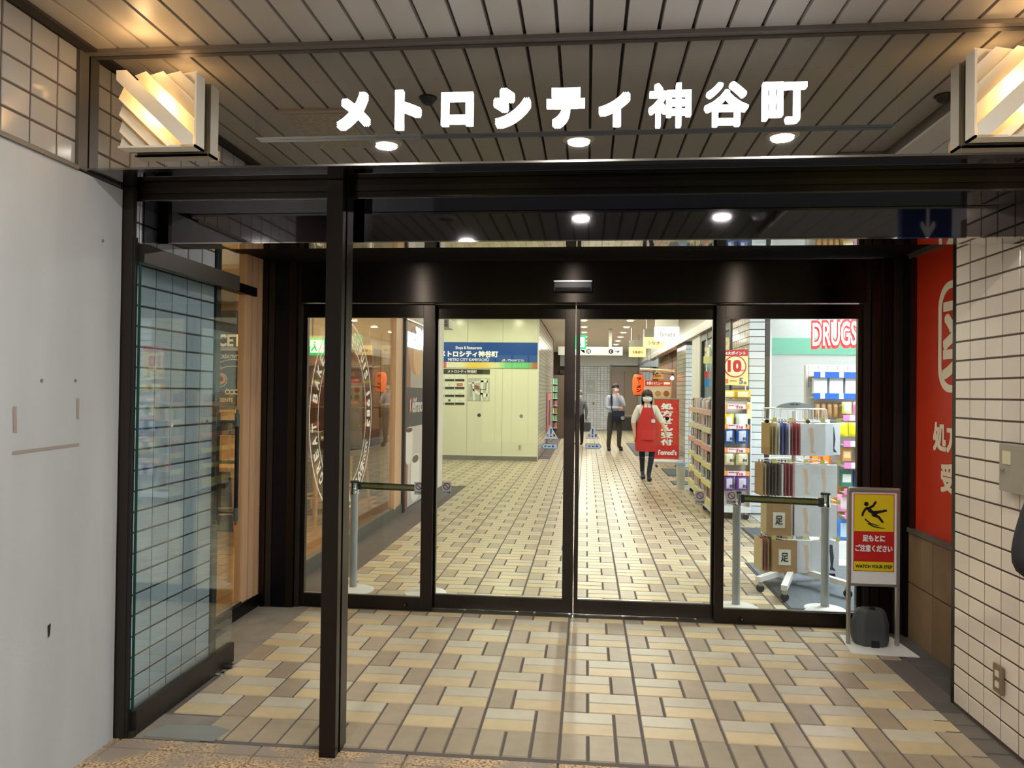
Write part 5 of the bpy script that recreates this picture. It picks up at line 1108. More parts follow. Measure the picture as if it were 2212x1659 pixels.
wire_ring(1.40, .24, 'top_ring'); m = MB()
for k in range(28): a = 2 * PI * k / 28; m.tube((cx + .245 * math.cos(a), cy + .245 * math.sin(a), 1.30), (cx + .24 * math.cos(a), cy + .24 * math.sin(a), 1.40), .0022, n=5)
tag(m.build('basket_wires', CWH, sr), kind='stuff')
hb = MB(); P = []
for k in range(13): u = k / 12 * 2 - 1; P.append((u * .15, .035 * (1 - u * u)))
hb.prism([(-.15, -.012)] + P[1:-1] + [(.15, -.012)], (cx + .0, cy - .02, 1.415), U, Z, FW, .02); hb.build('header_card', M('header grey', (150, 160, 168), .5), sr)
txt('MEN 靴下', (cx - .04, cy - .023, 1.428), U, Z, .08, .012, PRINTK, sr, .02)
LEGB = M('leg photo beige', (238, 208, 184), .5); LEGG = M('leg photo grey', (70, 72, 84), .5); PKW = M('package pale', (238, 241, 250), .35); PKT = M('package kraft', (170, 136, 96), .6); PKD = M('package dark edge', (92, 84, 80), .5); PKC = M('package cream', (196, 180, 140), .5); PKR = M('package red edge', (170, 90, 96), .5); PKBl = M('package blue edge', (90, 100, 160), .5)
def pack(mat, leg, w=.185, h=.25):
    m = MB().box(-w / 2, w / 2, -.004, .004, -h, 0, ch=.0)
    if leg is not None:
        for sgn, dx in ((1, -.01), (1, .035)):
            if leg is LEGB and dx > 0: continue
            m.prism([(dx - .012, -.03), (dx + .018, -.03), (dx + .030, -h * .5), (dx + .022, -h * .8), (dx + .045, -h * .93), (dx + .0, -h * .90), (dx + .006, -h * .75), (dx + .0, -h * .45)], (-.01, -.0042, 0), U, Z, -FW, .0006, mi=1)
    m.box(-.012, .012, -.002, .002, 0, .03)
    return m.mesh('package', [mat, leg or mat])
PM = {k: v for k, v in (('wb', pack(PKW, LEGB)), ('wg', pack(PKW, LEGG)), ('w', pack(PKW, None)), ('k', pack(PKT, None)), ('d', pack(PKD, None)), ('c', pack(PKC, None)), ('r', pack(PKR, None)), ('b', pack(PKBl, None)))}
PN = {'wb': 'white beige-leg packet', 'wg': 'white grey-leg packet', 'w': 'plain pale packet', 'k': 'kraft brown packet', 'd': 'dark edge-on packet', 'c': 'cream edge-on packet', 'r': 'reddish edge-on packet', 'b': 'blue edge-on packet'}
TN = ['top', 'second', 'third', 'lowest']
MKT = M('mark paper', (232, 228, 216), .6)
def kraft_label(x, y, z):
    a = MB().box(x - .045, x + .045, y - .0015, y, z - .06, z + .06).build('paper_label', MKT, sr); txt('足', (x - .028, y - .003, z - .035), U, Z, .056, .07, PRINTK, a, .02)
def put_pack(k, x, y, z, rz, tier, place_s):
    place(PM[k], 'stocking_packet', (x, y, z), '%s, sock rack %s tier, %s' % (PN[k], TN[tier], place_s), 'packet', 'packets on the sock rack', rz)
edge = [['k', 'c', 'c', 'w', 'b', 'b', 'w', 'r', 'r', 'r'], ['k', 'c', 'd', 'd', 'd', 'd', 'w', 'r', 'r', 'r'], ['c', 'k', 'k', 'd', 'k', 'k', 'w', 'w', 'r', 'r'], ['c', 'r', 'k', 'k', 'k', 'k', 'r', 'r', 'w', 'w']]
for ti, (zt, zb) in enumerate(TIER):
    x_off = -.05 if ti in (1, 3) else 0
    for k, kk in enumerate(edge[ti]):
        put_pack(kk, cx - .235 + x_off + k * .0255, cy - .06 + .01 * (k % 2), zt, PI / 2 + .10, ti, '%s from the left' % ORD[k])
    fr = [[('wb', .105, -.14), ('wb', .19, -.06), ('wg', .27, .02)], [('wb', .06, -.15), ('wb', .20, -.13)], [('wb', .06, -.15), ('wb', .20, -.13)], [('wb', .07, -.15), ('wg', .22, -.12)]][ti]
    for k, (kk, dx, dy) in enumerate(fr):
        for d in range(3): put_pack(kk, cx + dx + d * .004, cy + dy + d * .022, zt, 0.0 if k < 2 else .1, ti, '%s front stack, %s one' % (['left', 'right', 'far right'][k] if len(fr) == 3 else ['left', 'right'][k], ['front', 'middle', 'rear'][d]))
    if ti == 2:
        o = place(PM['k'], 'stocking_packet', (cx - .165, cy - .21, zt + .01), 'kraft packet with white paper label facing the doors, third rack tier', 'packet', 'packets on the sock rack'); kraft_label(cx - .165, cy - .215, zt - .12)
    if ti == 3:
        o = place(PM['k'], 'stocking_packet', (cx - .12, cy - .21, zt + .01), 'kraft packet with white paper label facing the doors, lowest rack tier', 'packet', 'packets on the sock rack'); kraft_label(cx - .12, cy - .215, zt - .12)
    for k in range(5):
        x = cx - .2 + k * .12; MB().box(x - .016, x + .016, cy - .202, cy - .20, zt + .012, zt + .045).build('price_tag', M('tag yellow', (226, 222, 120), .5), sr)
        MB().tube((x, cy - .20, zt + .028), (x, cy, zt + .028), .0025, n=6).build('hook', CHROME, sr)

# ------------------------------------------------------------------ DRUG STORE WALL GOODS
gw = thing('gondola', 'white drug store gondola with pink and blue shelf strips at the right glass edge', 'shelf', (2.5, 7.6, .008))
MB().box(2.10, 2.95, 7.60, 7.66, .008, 1.80).build('back_panel', CARTW, gw); MB().box(2.10, 2.95, 7.30, 7.60, .008, .16, ch=.004).build('base', CARTW, gw)
m = MB()
for k in range(9): m.tube((2.12 + k * .09, 7.58, 1.58), (2.12 + k * .09, 7.58, 1.80), .0025, n=5)
for k in range(5): m.tube((2.12, 7.578, 1.60 + k * .05), (2.9, 7.578, 1.60 + k * .05), .0025, n=5)
m.build('wire_grid', STEEL, gw)
SB_ = M('shelf strip blue', (40, 96, 200), .4); SP_ = M('shelf strip pink', (240, 130, 190), .4)
for z, y, mt, nm in ((1.70, 7.44, SB_, 'blue_strip'), (1.50, 7.44, SB_, 'blue_strip'), (1.30, 7.38, SP_, 'pink_strip'), (1.06, 7.36, SP_, 'pink_strip'), (.86, 7.34, SP_, 'pink_strip'), (.62, 7.34, SP_, 'pink_strip'), (.40, 7.32, SP_, 'pink_strip')):
    xs = 2.13 if mt is SB_ else 2.38
    s = MB().box(xs, 2.92, y - .004, y, z - .025, z + .03).build(nm, mt, gw); MB().box(xs, 2.92, y, 7.6, z - .015, z - .005).build('shelf_board', CARTW, gw)
    for k in range(3): MB().box(xs + .06 + k * .17, xs + .10 + k * .17, y - .006, y - .004, z - .022, z + .028).build('price_card', PRINTW, s)
def item(x, z, y, w, h, col, lb, kind='box', label2=None):
    key = ('it', round(w, 3), round(h, 3), col, kind)
    if key not in gm:
        gm[key] = (pouch(w, h, .04, M('item ' + str(col), col, .4), M('item face ' + str(label2 or col), label2 or col, .4)) if kind == 'pouch' else MB().box(-w / 2, w / 2, -.03, .03, 0, h, ch=.003).box(-w * .38, w * .38, -.0312, -.0302, h * .25, h * .75, mi=1).mesh('item', [M('item ' + str(col), col, .4), M('item face ' + str(label2 or col), label2 or col, .4)]))
    place(gm[key], 'product_pouch' if kind == 'pouch' else 'product_box', (x, y, z), lb, 'package', 'goods on the drug store gondola')
for k in range(5): item(2.20 + k * .145, 1.525 + .0, 7.50, .125, .15, (232, 236, 240) if k < 3 else (196, 60, 56), ['white tissue pack, first from left between blue strips', 'white tissue pack, second from left between blue strips', 'white tissue pack, third from left between blue strips', 'red boxed pack between the blue strips', 'red boxed pack farther right between the blue strips'][k], 'box', (240, 244, 248) if k < 3 else (230, 200, 170))
for k in range(6): item(2.18 + k * .055, 1.30, 7.50, .05, .14, (176, 136, 90), ORD[k] + ' kraft tube pack from the left behind the sock rack top', 'pouch')
for k in range(4): item(2.43 + k * .1, 1.34, 7.44, .085, .11, (240, 140, 190) if k % 2 else (214, 236, 120), '%s %s pack from the left on the top pink row' % (ORD[k], 'pink' if k % 2 else 'lime'), 'pouch', (250, 210, 230))
for k in range(4): item(2.37 + k * .11, 1.13, 7.38, .10, .13, (236, 226, 20), ORD[k] + ' bright yellow pack from the left on the gondola', 'pouch', (240, 232, 40))
for k in range(4): item(2.42 + k * .12, .90, 7.42, .08, .12, (196, 150, 90), ORD[k] + ' tan carton from the left on the gondola', 'box', (236, 206, 150))
for k in range(4): item(2.42 + k * .12, .665, 7.42, .10, .15, [(60, 130, 110), (60, 90, 170), (200, 80, 40), (90, 160, 90)][k], '%s carton from the left on the middle gondola row' % ['green', 'blue', 'orange', 'light green'][k], 'box', (236, 236, 230))
for k in range(4): item(2.40 + k * .13, .43, 7.40, .12, .16, (240, 170, 210) if k % 2 == 0 else (130, 200, 100), '%s pouch, %s from the left above the lowest strip' % ('pink' if k % 2 == 0 else 'green', ORD[k]), 'pouch', (250, 226, 240) if k % 2 == 0 else (200, 236, 180))
for k in range(4): item(2.40 + k * .13, .165, 7.40, .12, .19, (70, 130, 220) if k % 2 == 0 else (240, 210, 120), '%s pouch, %s from the left on the gondola base' % ('blue' if k % 2 == 0 else 'pale yellow', ORD[k]), 'pouch', (200, 226, 250))
for k in range(4): item(2.16 + k * .10, .72 - .0 if k < 2 else .38, 7.50, .09, .28, (240, 110, 30) if k < 2 else (236, 190, 110), '%s hanging pouch, %s behind the sock rack' % ('orange' if k < 2 else 'golden', ['first', 'second', 'third', 'fourth'][k]), 'pouch', (250, 150, 60))
dg = thing('drugs_sign', 'white letters outlined in red reading DRUGS, hanging inside the store', 'sign', (2.3, 7.2, 1.9))
txt('DRUGSTORE', (2.035, 7.20, 1.925), (U + Z * .04), Z, .72, .27, M('drugs red', (226, 44, 44), .5, emit=.3), dg, .075); txt('DRUGSTORE', (2.045, 7.192, 1.955), (U + Z * .04), Z, .70, .215, M('drugs white', (250, 246, 246), .4, emit=.7), dg, .012)
MB().tube((2.1, 7.22, 2.15), (2.1, 7.22, 2.95), .004, n=6).tube((2.45, 7.22, 2.15), (2.45, 7.22, 2.95), .004, n=6).build('hanging_wires', STEEL, dg)

# ------------------------------------------------------------------ small fittings on the right tile wall
bx = thing('wall_box', 'grey steel control box on the right tile wall, cut by the frame edge', 'box', (1.79, 3.3, 1.11))
MB().box(1.755, 1.793, 3.0, 3.45, 1.11, 1.31, ch=.003).build('door_panel', M('box grey', (168, 162, 148), .4, .3), bx); MB().box(1.75, 1.7555, 3.36, 3.415, 1.225, 1.28).build('label_plate', M('box label', (214, 206, 170), .5), bx)
MB().lathe([(0, -.012), (.009, -.012), (.011, -.004), (.011, 0)], (1.755, 3.41, 1.195), 12, 'x').build('latch', CHROME, bx)
ou = thing('wall_outlet', 'brown metal plate with two white sockets low on the right tile wall', 'outlet', (1.79, 3.51, .22))
MB().box(1.784, 1.794, 3.475, 3.55, .225, .345, ch=.002).build('plate', M('plate brown', (140, 122, 96), .4, .4), ou)
for z in (.262, .308): MB().box(1.780, 1.785, 3.497, 3.527, z - .013, z + .013, ch=.002).build('socket', M('outlet cream'), ou)

# ------------------------------------------------------------------ PEOPLE
SKIN = M('skin', (214, 168, 140), .55); HAIRK = M('hair black', (26, 22, 20), .5); HAIRB = M('hair dark brown', (52, 38, 32), .5)
MASK = M('face mask white', (236, 236, 240), .7); DENIM = M('navy trousers', (26, 30, 52), .8); SHOEK = M('shoe black', (18, 18, 20), .35)
def figure(name, label, loc, rz, joints, edges, group=None, sub=2):
    """one continuous skinned body; joints: name -> (x,y,z,r); edges: (a,b,material)"""
    t = thing(name, label, 'person', loc, group, rz)
    names = list(joints); me = bpy.data.meshes.new('b')
    me.from_pydata([joints[n][:3] for n in names], [(names.index(a), names.index(b)) for a, b, _ in edges], [])
    o = bpy.data.objects.new('b', me); COL.objects.link(o); sk = o.modifiers.new('s', 'SKIN'); sk.use_smooth_shade = True
    for i, n in enumerate(names):
        r = joints[n][3]; v = me.skin_vertices[0].data[i]; v.radius = r if isinstance(r, tuple) else (r, r); v.use_root = (n == 'pelvis')
    sb = o.modifiers.new('u', 'SUBSURF'); sb.levels = sub; sb.render_levels = sub
    em = bpy.data.meshes.new_from_object(o.evaluated_get(bpy.context.evaluated_depsgraph_get())); bpy.data.objects.remove(o); bpy.data.meshes.remove(me)
    mats = []; segs = []
    for a, b, m in edges:
        if m not in mats: mats.append(m)
        segs.append((Vector(joints[a][:3]), Vector(joints[b][:3]), mats.index(m), max(1e-3, (rad_(joints[a][3]) + rad_(joints[b][3])) / 2)))
    em.materials.clear()
    for m in mats: em.materials.append(m)
    for p in em.polygons:
        c = p.center; best = 1e9
        for a, b, mi, rr in segs:
            d = b - a; k = max(0, min(1, (c - a).dot(d) / max(d.length_squared, 1e-9))); q = (c - (a + d * k)).length / (rr + .02)
            if q < best: best = q; p.material_index = mi
        p.use_smooth = True
    em.name = 'body'; link('body', em, t, True); return t
def rad_(r): return max(r) if isinstance(r, tuple) else r
def ell(c, r, name, mat, parent, n=14, squash=None, z0=-1.0, z1=1.0, rot=None):
    m = MB(); V = []; k = 8
    prof = [(math.cos(a) , math.sin(a)) for a in [math.asin(z0) + (math.asin(z1) - math.asin(z0)) * i / k for i in range(k + 1)]]
    for rr, hh in prof:
        for i in range(n):
            a = 2 * PI * i / n; V.append(Vector((r[0] * rr * math.cos(a), r[1] * rr * math.sin(a), r[2] * hh)))
    if rot: V = [rot @ v for v in V]
    V = [v + Vector(c) for v in V]
    m.add(V, [(j * n + i, j * n + (i + 1) % n, (j + 1) * n + (i + 1) % n, (j + 1) * n + i) for j in range(k) for i in range(n)])
    return m.build(name, mat, parent, smooth=True, local=True)
def shell(levels, name, mat, parent, n=14, t=.006):
    """wrapped sheet: levels = (z, cx, cy, rx, ry, a0, a1)"""
    m = MB(); V = []
    for off in (0, t):
        for (z, cx, cy, rx, ry, a0, a1) in levels:
            for i in range(n + 1):
                a = a0 + (a1 - a0) * i / n; V.append((cx + (rx + off) * math.cos(a), cy + (ry + off) * math.sin(a), z))
    L = len(levels); N = n + 1; q = L * N; F = []
    for j in range(L - 1):
        for i in range(n):
            a = j * N + i; F.append((a, a + N, a + N + 1, a + 1)); F.append((q + a, q + a + 1, q + a + N + 1, q + a + N))
    for j in range(L - 1):
        a = j * N; F.append((a, q + a, q + a + N, a + N)); a = j * N + n; F.append((a, a + N, q + a + N, q + a))
    for i in range(n):
        F.append((i, i + 1, q + i + 1, q + i)); a = (L - 1) * N + i; F.append((a, q + a, q + a + 1, a + 1))
    m.add(V, F); return m.build(name, mat, parent, smooth=True, local=True)
def hand(J, E, key, wrist, tip_dir, side, skin=SKIN, s=1.0, curl=.4):
    """palm and five fingers appended to a skeleton at joint 'wrist'"""
    w = Vector(J[wrist][:3]); d = Vector(tip_dir).normalized(); sd = Vector(side).normalized(); nn = d.cross(sd)
    p = w + d * .055 * s; J[key + 'palm'] = (*p, .026 * s); E.append((wrist, key + 'palm', skin))
    for i, (off, L) in enumerate(((-.027, .062), (-.009, .072), (.009, .068), (.026, .052))):
        a = p + d * .03 * s + sd * off * s; b = a + (d + nn * curl * .4).normalized() * L * .55 * s; c = b + (d + nn * curl).normalized() * L * .45 * s
        J[f'{key}a{i}'] = (*a, .0095 * s); J[f'{key}b{i}'] = (*b, .0085 * s); J[f'{key}c{i}'] = (*c, .007 * s)
        E += [(key + 'palm', f'{key}a{i}', skin), (f'{key}a{i}', f'{key}b{i}', skin), (f'{key}b{i}', f'{key}c{i}', skin)]
    a = w + d * .025 * s - sd * .032 * s; b = a + (d - sd * .6).normalized() * .032 * s; c = b + (d + nn * .4).normalized() * .025 * s
    J[key + 't0'] = (*a, .011 * s); J[key + 't1'] = (*b, .010 * s); J[key + 't2'] = (*c, .008 * s)
    E += [(wrist, key + 't0', skin), (key + 't0', key + 't1', skin), (key + 't1', key + 't2', skin)]
def face(t, c, yaw, eye=True, s=1.0, mask=True):
    R = Matrix.Rotation(yaw, 3, 'Z'); c = Vector(c)
    for sx in (-1, 1):
        ell(c + R @ Vector((sx * .031 * s, -.086 * s, .008)), (.012, .006, .006), 'eye', M('eye white', (230, 226, 220), .3), t, 8)
        ell(c + R @ Vector((sx * .031 * s, -.0915 * s, .008)), (.005, .003, .0055), 'iris', BLACK, t, 8)
        ell(c + R @ Vector((sx * .031 * s, -.088 * s, .028)), (.016, .005, .003), 'eyebrow', HAIRK, t, 8)
        ell(c + R @ Vector((sx * .080 * s, .008, -.01)), (.010, .018, .03), 'ear', SKIN, t, 8)
    ell(c + R @ Vector((0, -.096 * s, -.02)), (.012, .016, .022), 'nose', SKIN, t, 8)
    if mask:
        a0 = -PI / 2 + yaw; sh = [(z, c.x, c.y, rx, ry, a0 - 1.15, a0 + 1.15) for z, rx, ry in ((c.z - .090, .058, .070), (c.z - .075, .074, .094), (c.z - .045, .082, .108), (c.z - .012, .080, .102))]
        shell(sh, 'face_mask', MASK, t)
        for sx in (-1, 1): MB().tube(c + R @ Vector((sx * .074, -.045, -.03)), c + R @ Vector((sx * .085, .0, .0)), .0018, n=5).build('ear_loop', MASK, t, local=True)
# woman in red apron, walking towards the doors
WS = M('white shirt', (226, 224, 216), .8)
J = {'pelvis': (0, 0, .88, (.125, .10)), 'waist': (0, 0, .99, (.115, .09)), 'chest': (0, .0, 1.17, (.135, .10)), 'neckb': (0, .005, 1.29, .06), 'neck': (0, -.005, 1.345, .045),
     'head': (0, -.02, 1.42, (.070, .082)), 'headt': (0, -.015, 1.50, (.068, .08)), 'top': (0, -.01, 1.54, .035),
     'lsh': (-.150, .01, 1.255, .062), 'lel': (-.235, .01, 1.02, .052), 'lsl': (-.205, .008, 1.08, .066), 'lwr': (-.215, -.05, .80, .024),
     'rsh': (.150, .01, 1.255, .062), 'rsl': (.215, -.02, 1.09, .064), 'rel': (.255, -.03, 1.02, .045), 'rwr': (.305, -.14, .83, .024),
     'lhip': (-.085, 0, .84, .088), 'lkn': (-.075, .02, .46, .058), 'lan': (-.05, .16, .12, .040), 'lto': (-.05, .06, .045, .036),
     'rhip': (.085, 0, .84, .088), 'rkn': (.085, -.09, .47, .058), 'ran': (.02, -.14, .085, .040), 'rto': (.02, -.26, .04, .036)}
E_ = [('pelvis', 'waist', WS), ('waist', 'chest', WS), ('chest', 'neckb', WS), ('neckb', 'neck', SKIN), ('neck', 'head', SKIN), ('head', 'headt', SKIN), ('headt', 'top', SKIN),
      ('chest', 'lsh', WS), ('lsh', 'lsl', WS), ('lsl', 'lel', WS), ('lel', 'lwr', SKIN), ('chest', 'rsh', WS), ('rsh', 'rsl', WS), ('rsl', 'rel', WS), ('rel', 'rwr', SKIN),
      ('pelvis', 'lhip', DENIM), ('lhip', 'lkn', DENIM), ('lkn', 'lan', DENIM), ('lan', 'lto', SHOEK), ('pelvis', 'rhip', DENIM), ('rhip', 'rkn', DENIM), ('rkn', 'ran', DENIM), ('ran', 'rto', SHOEK)]
hand(J, E_, 'lh', 'lwr', (0, -.1, -1), (0, -1, 0)); hand(J, E_, 'rh', 'rwr', (.3, -.3, -1), (0, -1, .2))
w = figure('person', 'woman in red apron, white shirt, mask and dark trousers walking towards the doors', (1.06, 13.6, .006), 0.05, J, E_)
face(w, (0, -.015, 1.455), 0.0)
ell((0, .012, 1.485), (.094, .104, .098), 'hair', HAIRB, w, 18, z0=-.35); shell([(1.30, 0, .02, .085, .085, -.35, PI + .35), (1.38, 0, .015, .098, .10, -.45, PI + .45), (1.46, 0, .01, .097, .105, -.5, PI + .5), (1.52, 0, .0, .088, .10, -.6, PI + .6)], 'hair_sides', HAIRB, w)
shell([(1.488, 0, -.005, .080, .094, PI + .35, 2 * PI - .35), (1.53, 0, -.005, .082, .09, PI + .1, 2 * PI - .1), (1.56, 0, 0, .06, .07, PI, 2 * PI)], 'fringe', HAIRB, w)
APR = M('apron red', (200, 46, 42), .75, mottle=.06, mscale=9)
A0 = 1.5 * PI
shell([(.50, 0, -.02, .20, .185, A0 - 1.35, A0 + 1.35), (.66, 0, -.01, .205, .17, A0 - 1.45, A0 + 1.45), (.85, 0, 0, .185, .145, A0 - 1.6, A0 + 1.6), (.98, 0, 0, .160, .125, A0 - 1.5, A0 + 1.5), (1.10, 0, 0, .155, .128, A0 - 1.0, A0 + 1.0), (1.22, 0, .005, .140, .118, A0 - .72, A0 + .72), (1.262, 0, .005, .130, .108, A0 - .66, A0 + .66)], 'apron', APR, w)
shell([(.70, 0, -.012, .208, .178, A0 - .55, A0 + .55), (.86, 0, 0, .192, .152, A0 - .6, A0 + .6)], 'apron_pocket', APR, w)
for sx in (-1, 1):
    MB().path([(sx * .075, -.108, 1.24), (sx * .062, -.075, 1.31), (sx * .035, .03, 1.335)], .009, 6).build('apron_strap', APR, w, local=True)
    MB().add([(sx * .01, -.085, 1.262), (sx * .07, -.085, 1.262), (sx * .055, -.055, 1.325), (sx * .02, -.062, 1.33)], [(0, 1, 2, 3)]).build('collar', WS, w, local=True)
MB().box(.06, .125, -.155, -.150, 1.0, 1.06).build('name_badge', M('badge', (226, 224, 236), .4), w, local=True)
MB().tube((.07, -.145, 1.06), (.055, -.125, 1.12), .003, n=5).build('badge_clip', BLACK, w, local=True)
for x, y in ((-.05, .07), (.02, -.25)):
    ell((x, y, .035), (.044, .115, .045), 'shoe', SHOEK, w, 12, z0=-.75)
# man with crossed arm and hand at the chin
BS = M('pale blue shirt', (186, 194, 216), .8); GT = M('grey trousers', (70, 66, 64), .8)
J = {'pelvis': (0, 0, .96, (.15, .11)), 'waist': (0, 0, 1.08, (.145, .11)), 'chest': (0, 0, 1.30, (.165, .12)), 'neckb': (0, .0, 1.44, .07), 'neck': (.01, -.01, 1.50, .052),
     'head': (.02, -.02, 1.60, (.078, .088)), 'headt': (.02, -.01, 1.69, (.074, .086)), 'top': (.02, 0, 1.735, .04),
     'lsh': (-.19, .0, 1.42, .066), 'lel': (-.22, -.06, 1.12, .052), 'lwr': (.03, -.20, 1.13, .034),
     'rsh': (.19, .0, 1.42, .066), 'rel': (.225, -.13, 1.15, .052), 'rwr': (.085, -.20, 1.40, .03),
     'lhip': (-.10, 0, .90, .10), 'lkn': (-.13, -.01, .50, .072), 'lan': (-.15, .02, .11, .056), 'lto': (-.15, -.12, .045, .042),
     'rhip': (.10, 0, .90, .10), 'rkn': (.13, -.01, .50, .072), 'ran': (.13, .02, .11, .056), 'rto': (.20, -.10, .045, .042)}
E_ = [('pelvis', 'waist', BS), ('waist', 'chest', BS), ('chest', 'neckb', BS), ('neckb', 'neck', SKIN), ('neck', 'head', SKIN), ('head', 'headt', SKIN), ('headt', 'top', SKIN), ('chest', 'lsh', BS), ('lsh', 'lel', BS), ('lel', 'lwr', BS),
      ('chest', 'rsh', BS), ('rsh', 'rel', BS), ('rel', 'rwr', BS), ('pelvis', 'lhip', GT), ('lhip', 'lkn', GT), ('lkn', 'lan', GT), ('lan', 'lto', SHOEK), ('pelvis', 'rhip', GT), ('rhip', 'rkn', GT), ('rkn', 'ran', GT), ('ran', 'rto', SHOEK)]
hand(J, E_, 'lh', 'lwr', (1, -.1, .0), (0, 0, 1)); hand(J, E_, 'rh', 'rwr', (-.3, .35, 1), (1, 0, .2), curl=.8)
mn_ = figure('person', 'standing man in pale blue shirt and grey trousers, hand raised to his masked chin', (.74, 20.3, .006), 0.15, J, E_)
face(mn_, (.02, -.015, 1.63), .75)
ell((.018, .015, 1.672), (.098, .108, .090), 'hair', HAIRK, mn_, 18, z0=-.25)
for sx in (-1, 1):
    R = Matrix.Rotation(.75, 3, 'Z'); g = MB(); P = [Vector((.02, -.015, 1.638)) + R @ Vector((sx * .032 + .02 * math.cos(a), -.100, .014 * math.sin(a))) for a in [2 * PI * k / 10 for k in range(11)]]
    g.path(P, .002, 5); g.build('spectacles', BLACK, mn_, local=True)
MB().add([(-.12, -.135, 1.42), (-.08, -.14, 1.42), (-.08, -.155, 1.18), (-.12, -.15, 1.18), (-.12, .0, 1.50), (-.08, .0, 1.50)], [(0, 1, 2, 3), (4, 5, 1, 0)]).build('bag_strap', BLACK, mn_, local=True)
bag = thing('shoulder_bag', 'black shoulder bag hanging at the waist of the man in the pale blue shirt', 'bag', (.80, 20.12, .84)); MB().box(.66, .99, 20.05, 20.16, .78, 1.06, ch=.03).build('body', M('bag black', (20, 20, 24), .8), bag, smooth=True)
MB().box(.66, .99, 20.035, 20.05, .90, 1.06, ch=.006).build('flap', M('bag black'), bag); MB().path([(.67, 20.1, 1.05), (.63, 20.15, 1.3), (.64, 20.2, 1.47)], .012, 6).build('strap', M('bag black'), bag)
for x, y, r_ in ((-.15, -.05, 0), (.17, -.04, .3)): ell((x, y, .035), (.05, .135, .05), 'shoe', SHOEK, mn_, 12, z0=-.75)
# third visitor, mostly behind the door stile
PB = M('patterned blouse', (110, 112, 116), .8, mottle=.5, mscale=60)
J = {'pelvis': (0, 0, .86, (.12, .10)), 'waist': (0, 0, .97, (.12, .10)), 'chest': (0, 0, 1.16, (.14, .11)), 'neckb': (0, 0, 1.28, .06), 'neck': (0, 0, 1.34, .045), 'head': (0, -.02, 1.43, (.07, .08)), 'top': (0, 0, 1.53, .05),
     'lsh': (-.16, 0, 1.25, .06), 'lel': (-.21, .02, 1.0, .048), 'lwr': (-.20, -.05, .78, .028), 'rsh': (.16, 0, 1.25, .06), 'rel': (.21, .02, 1.0, .048), 'rwr': (.21, -.03, .78, .028),
     'lhip': (-.08, 0, .82, .085), 'lkn': (-.08, 0, .45, .06), 'lan': (-.08, .02, .09, .045), 'lto': (-.08, -.10, .04, .036), 'rhip': (.08, 0, .82, .085), 'rkn': (.08, 0, .45, .06), 'ran': (.08, .02, .09, .045), 'rto': (.08, -.10, .04, .036)}
BT = M('black trousers', (24, 24, 28), .8)
E_ = [('pelvis', 'waist', PB), ('waist', 'chest', PB), ('chest', 'neckb', PB), ('neckb', 'neck', SKIN), ('neck', 'head', SKIN), ('head', 'top', SKIN), ('chest', 'lsh', PB), ('lsh', 'lel', PB), ('lel', 'lwr', PB), ('chest', 'rsh', PB), ('rsh', 'rel', PB), ('rel', 'rwr', PB),
      ('pelvis', 'lhip', BT), ('lhip', 'lkn', BT), ('lkn', 'lan', BT), ('lan', 'lto', SHOEK), ('pelvis', 'rhip', BT), ('rhip', 'rkn', BT), ('rkn', 'ran', BT), ('ran', 'rto', SHOEK)]
E_ = list(E_); hand(J, E_, 'lh', 'lwr', (0, -.1, -1), (0, -1, 0)); hand(J, E_, 'rh', 'rwr', (0, -.1, -1), (0, -1, 0))
v3 = figure('person', 'visitor in grey patterned blouse and black trousers half hidden by the door stile', (-.20, 22.0, .006), -.3, J, E_)
face(v3, (0, -.015, 1.455), 0); ell((0, .015, 1.49), (.095, .105, .10), 'hair', M('hair grey', (120, 114, 106), .6), v3, 16, z0=-.4)
tbg = thing('tote_bag', 'grey tote bag carried low by the half-hidden visitor', 'bag', (.02, 21.85, .45)); MB().box(-.07, .13, 21.82, 21.90, .42, .68, ch=.02).build('body', M('tote grey', (84, 84, 92), .8), tbg); MB().path([(-.02, 21.86, .67), (.02, 21.87, .78), (.07, 21.86, .67)], .006, 6).build('handle', M('tote grey'), tbg)
# guest seated in the cafe
GC = M('olive jacket', (92, 96, 66), .8)
J = {'pelvis': (0, 0, .80, (.14, .12)), 'waist': (0, 0, .92, (.13, .11)), 'chest': (0, -.02, 1.10, (.15, .12)), 'neckb': (0, -.03, 1.24, .06), 'neck': (0, -.04, 1.29, .045), 'head': (0, -.06, 1.38, (.07, .08)), 'top': (0, -.05, 1.47, .05),
     'lsh': (-.17, -.02, 1.20, .06), 'lel': (-.22, -.10, .98, .05), 'lwr': (-.10, -.30, .97, .03), 'rsh': (.17, -.02, 1.20, .06), 'rel': (.22, -.10, .98, .05), 'rwr': (.10, -.30, .97, .03),
     'lhip': (-.09, -.05, .80, .09), 'lkn': (-.11, -.40, .80, .065), 'lan': (-.11, -.38, .36, .045), 'lto': (-.11, -.50, .31, .036), 'rhip': (.09, -.05, .80, .09), 'rkn': (.11, -.40, .80, .065), 'ran': (.11, -.38, .36, .045), 'rto': (.11, -.50, .31, .036)}
E_ = [(a, b, {PB: GC}.get(m, m)) for a, b, m in E_ if not a.startswith(('lh', 'rh')) or a in ('lhip', 'rhip')]; E_ = [e_ for e_ in E_ if e_[0] in J and e_[1] in J]
hand(J, E_, 'lh', 'lwr', (.3, -1, 0), (1, 0, 0)); hand(J, E_, 'rh', 'rwr', (-.3, -1, 0), (1, 0, 0))
g5 = figure('person', 'seated cafe guest in olive jacket seen from behind beyond the free post', (-2.92, 9.2, .0), -1.9, J, E_); ell((0, -.04, 1.43), (.095, .105, .10), 'hair', HAIRK, g5, 16, z0=-.5)
face(g5, (0, -.06, 1.40), 0, mask=False)
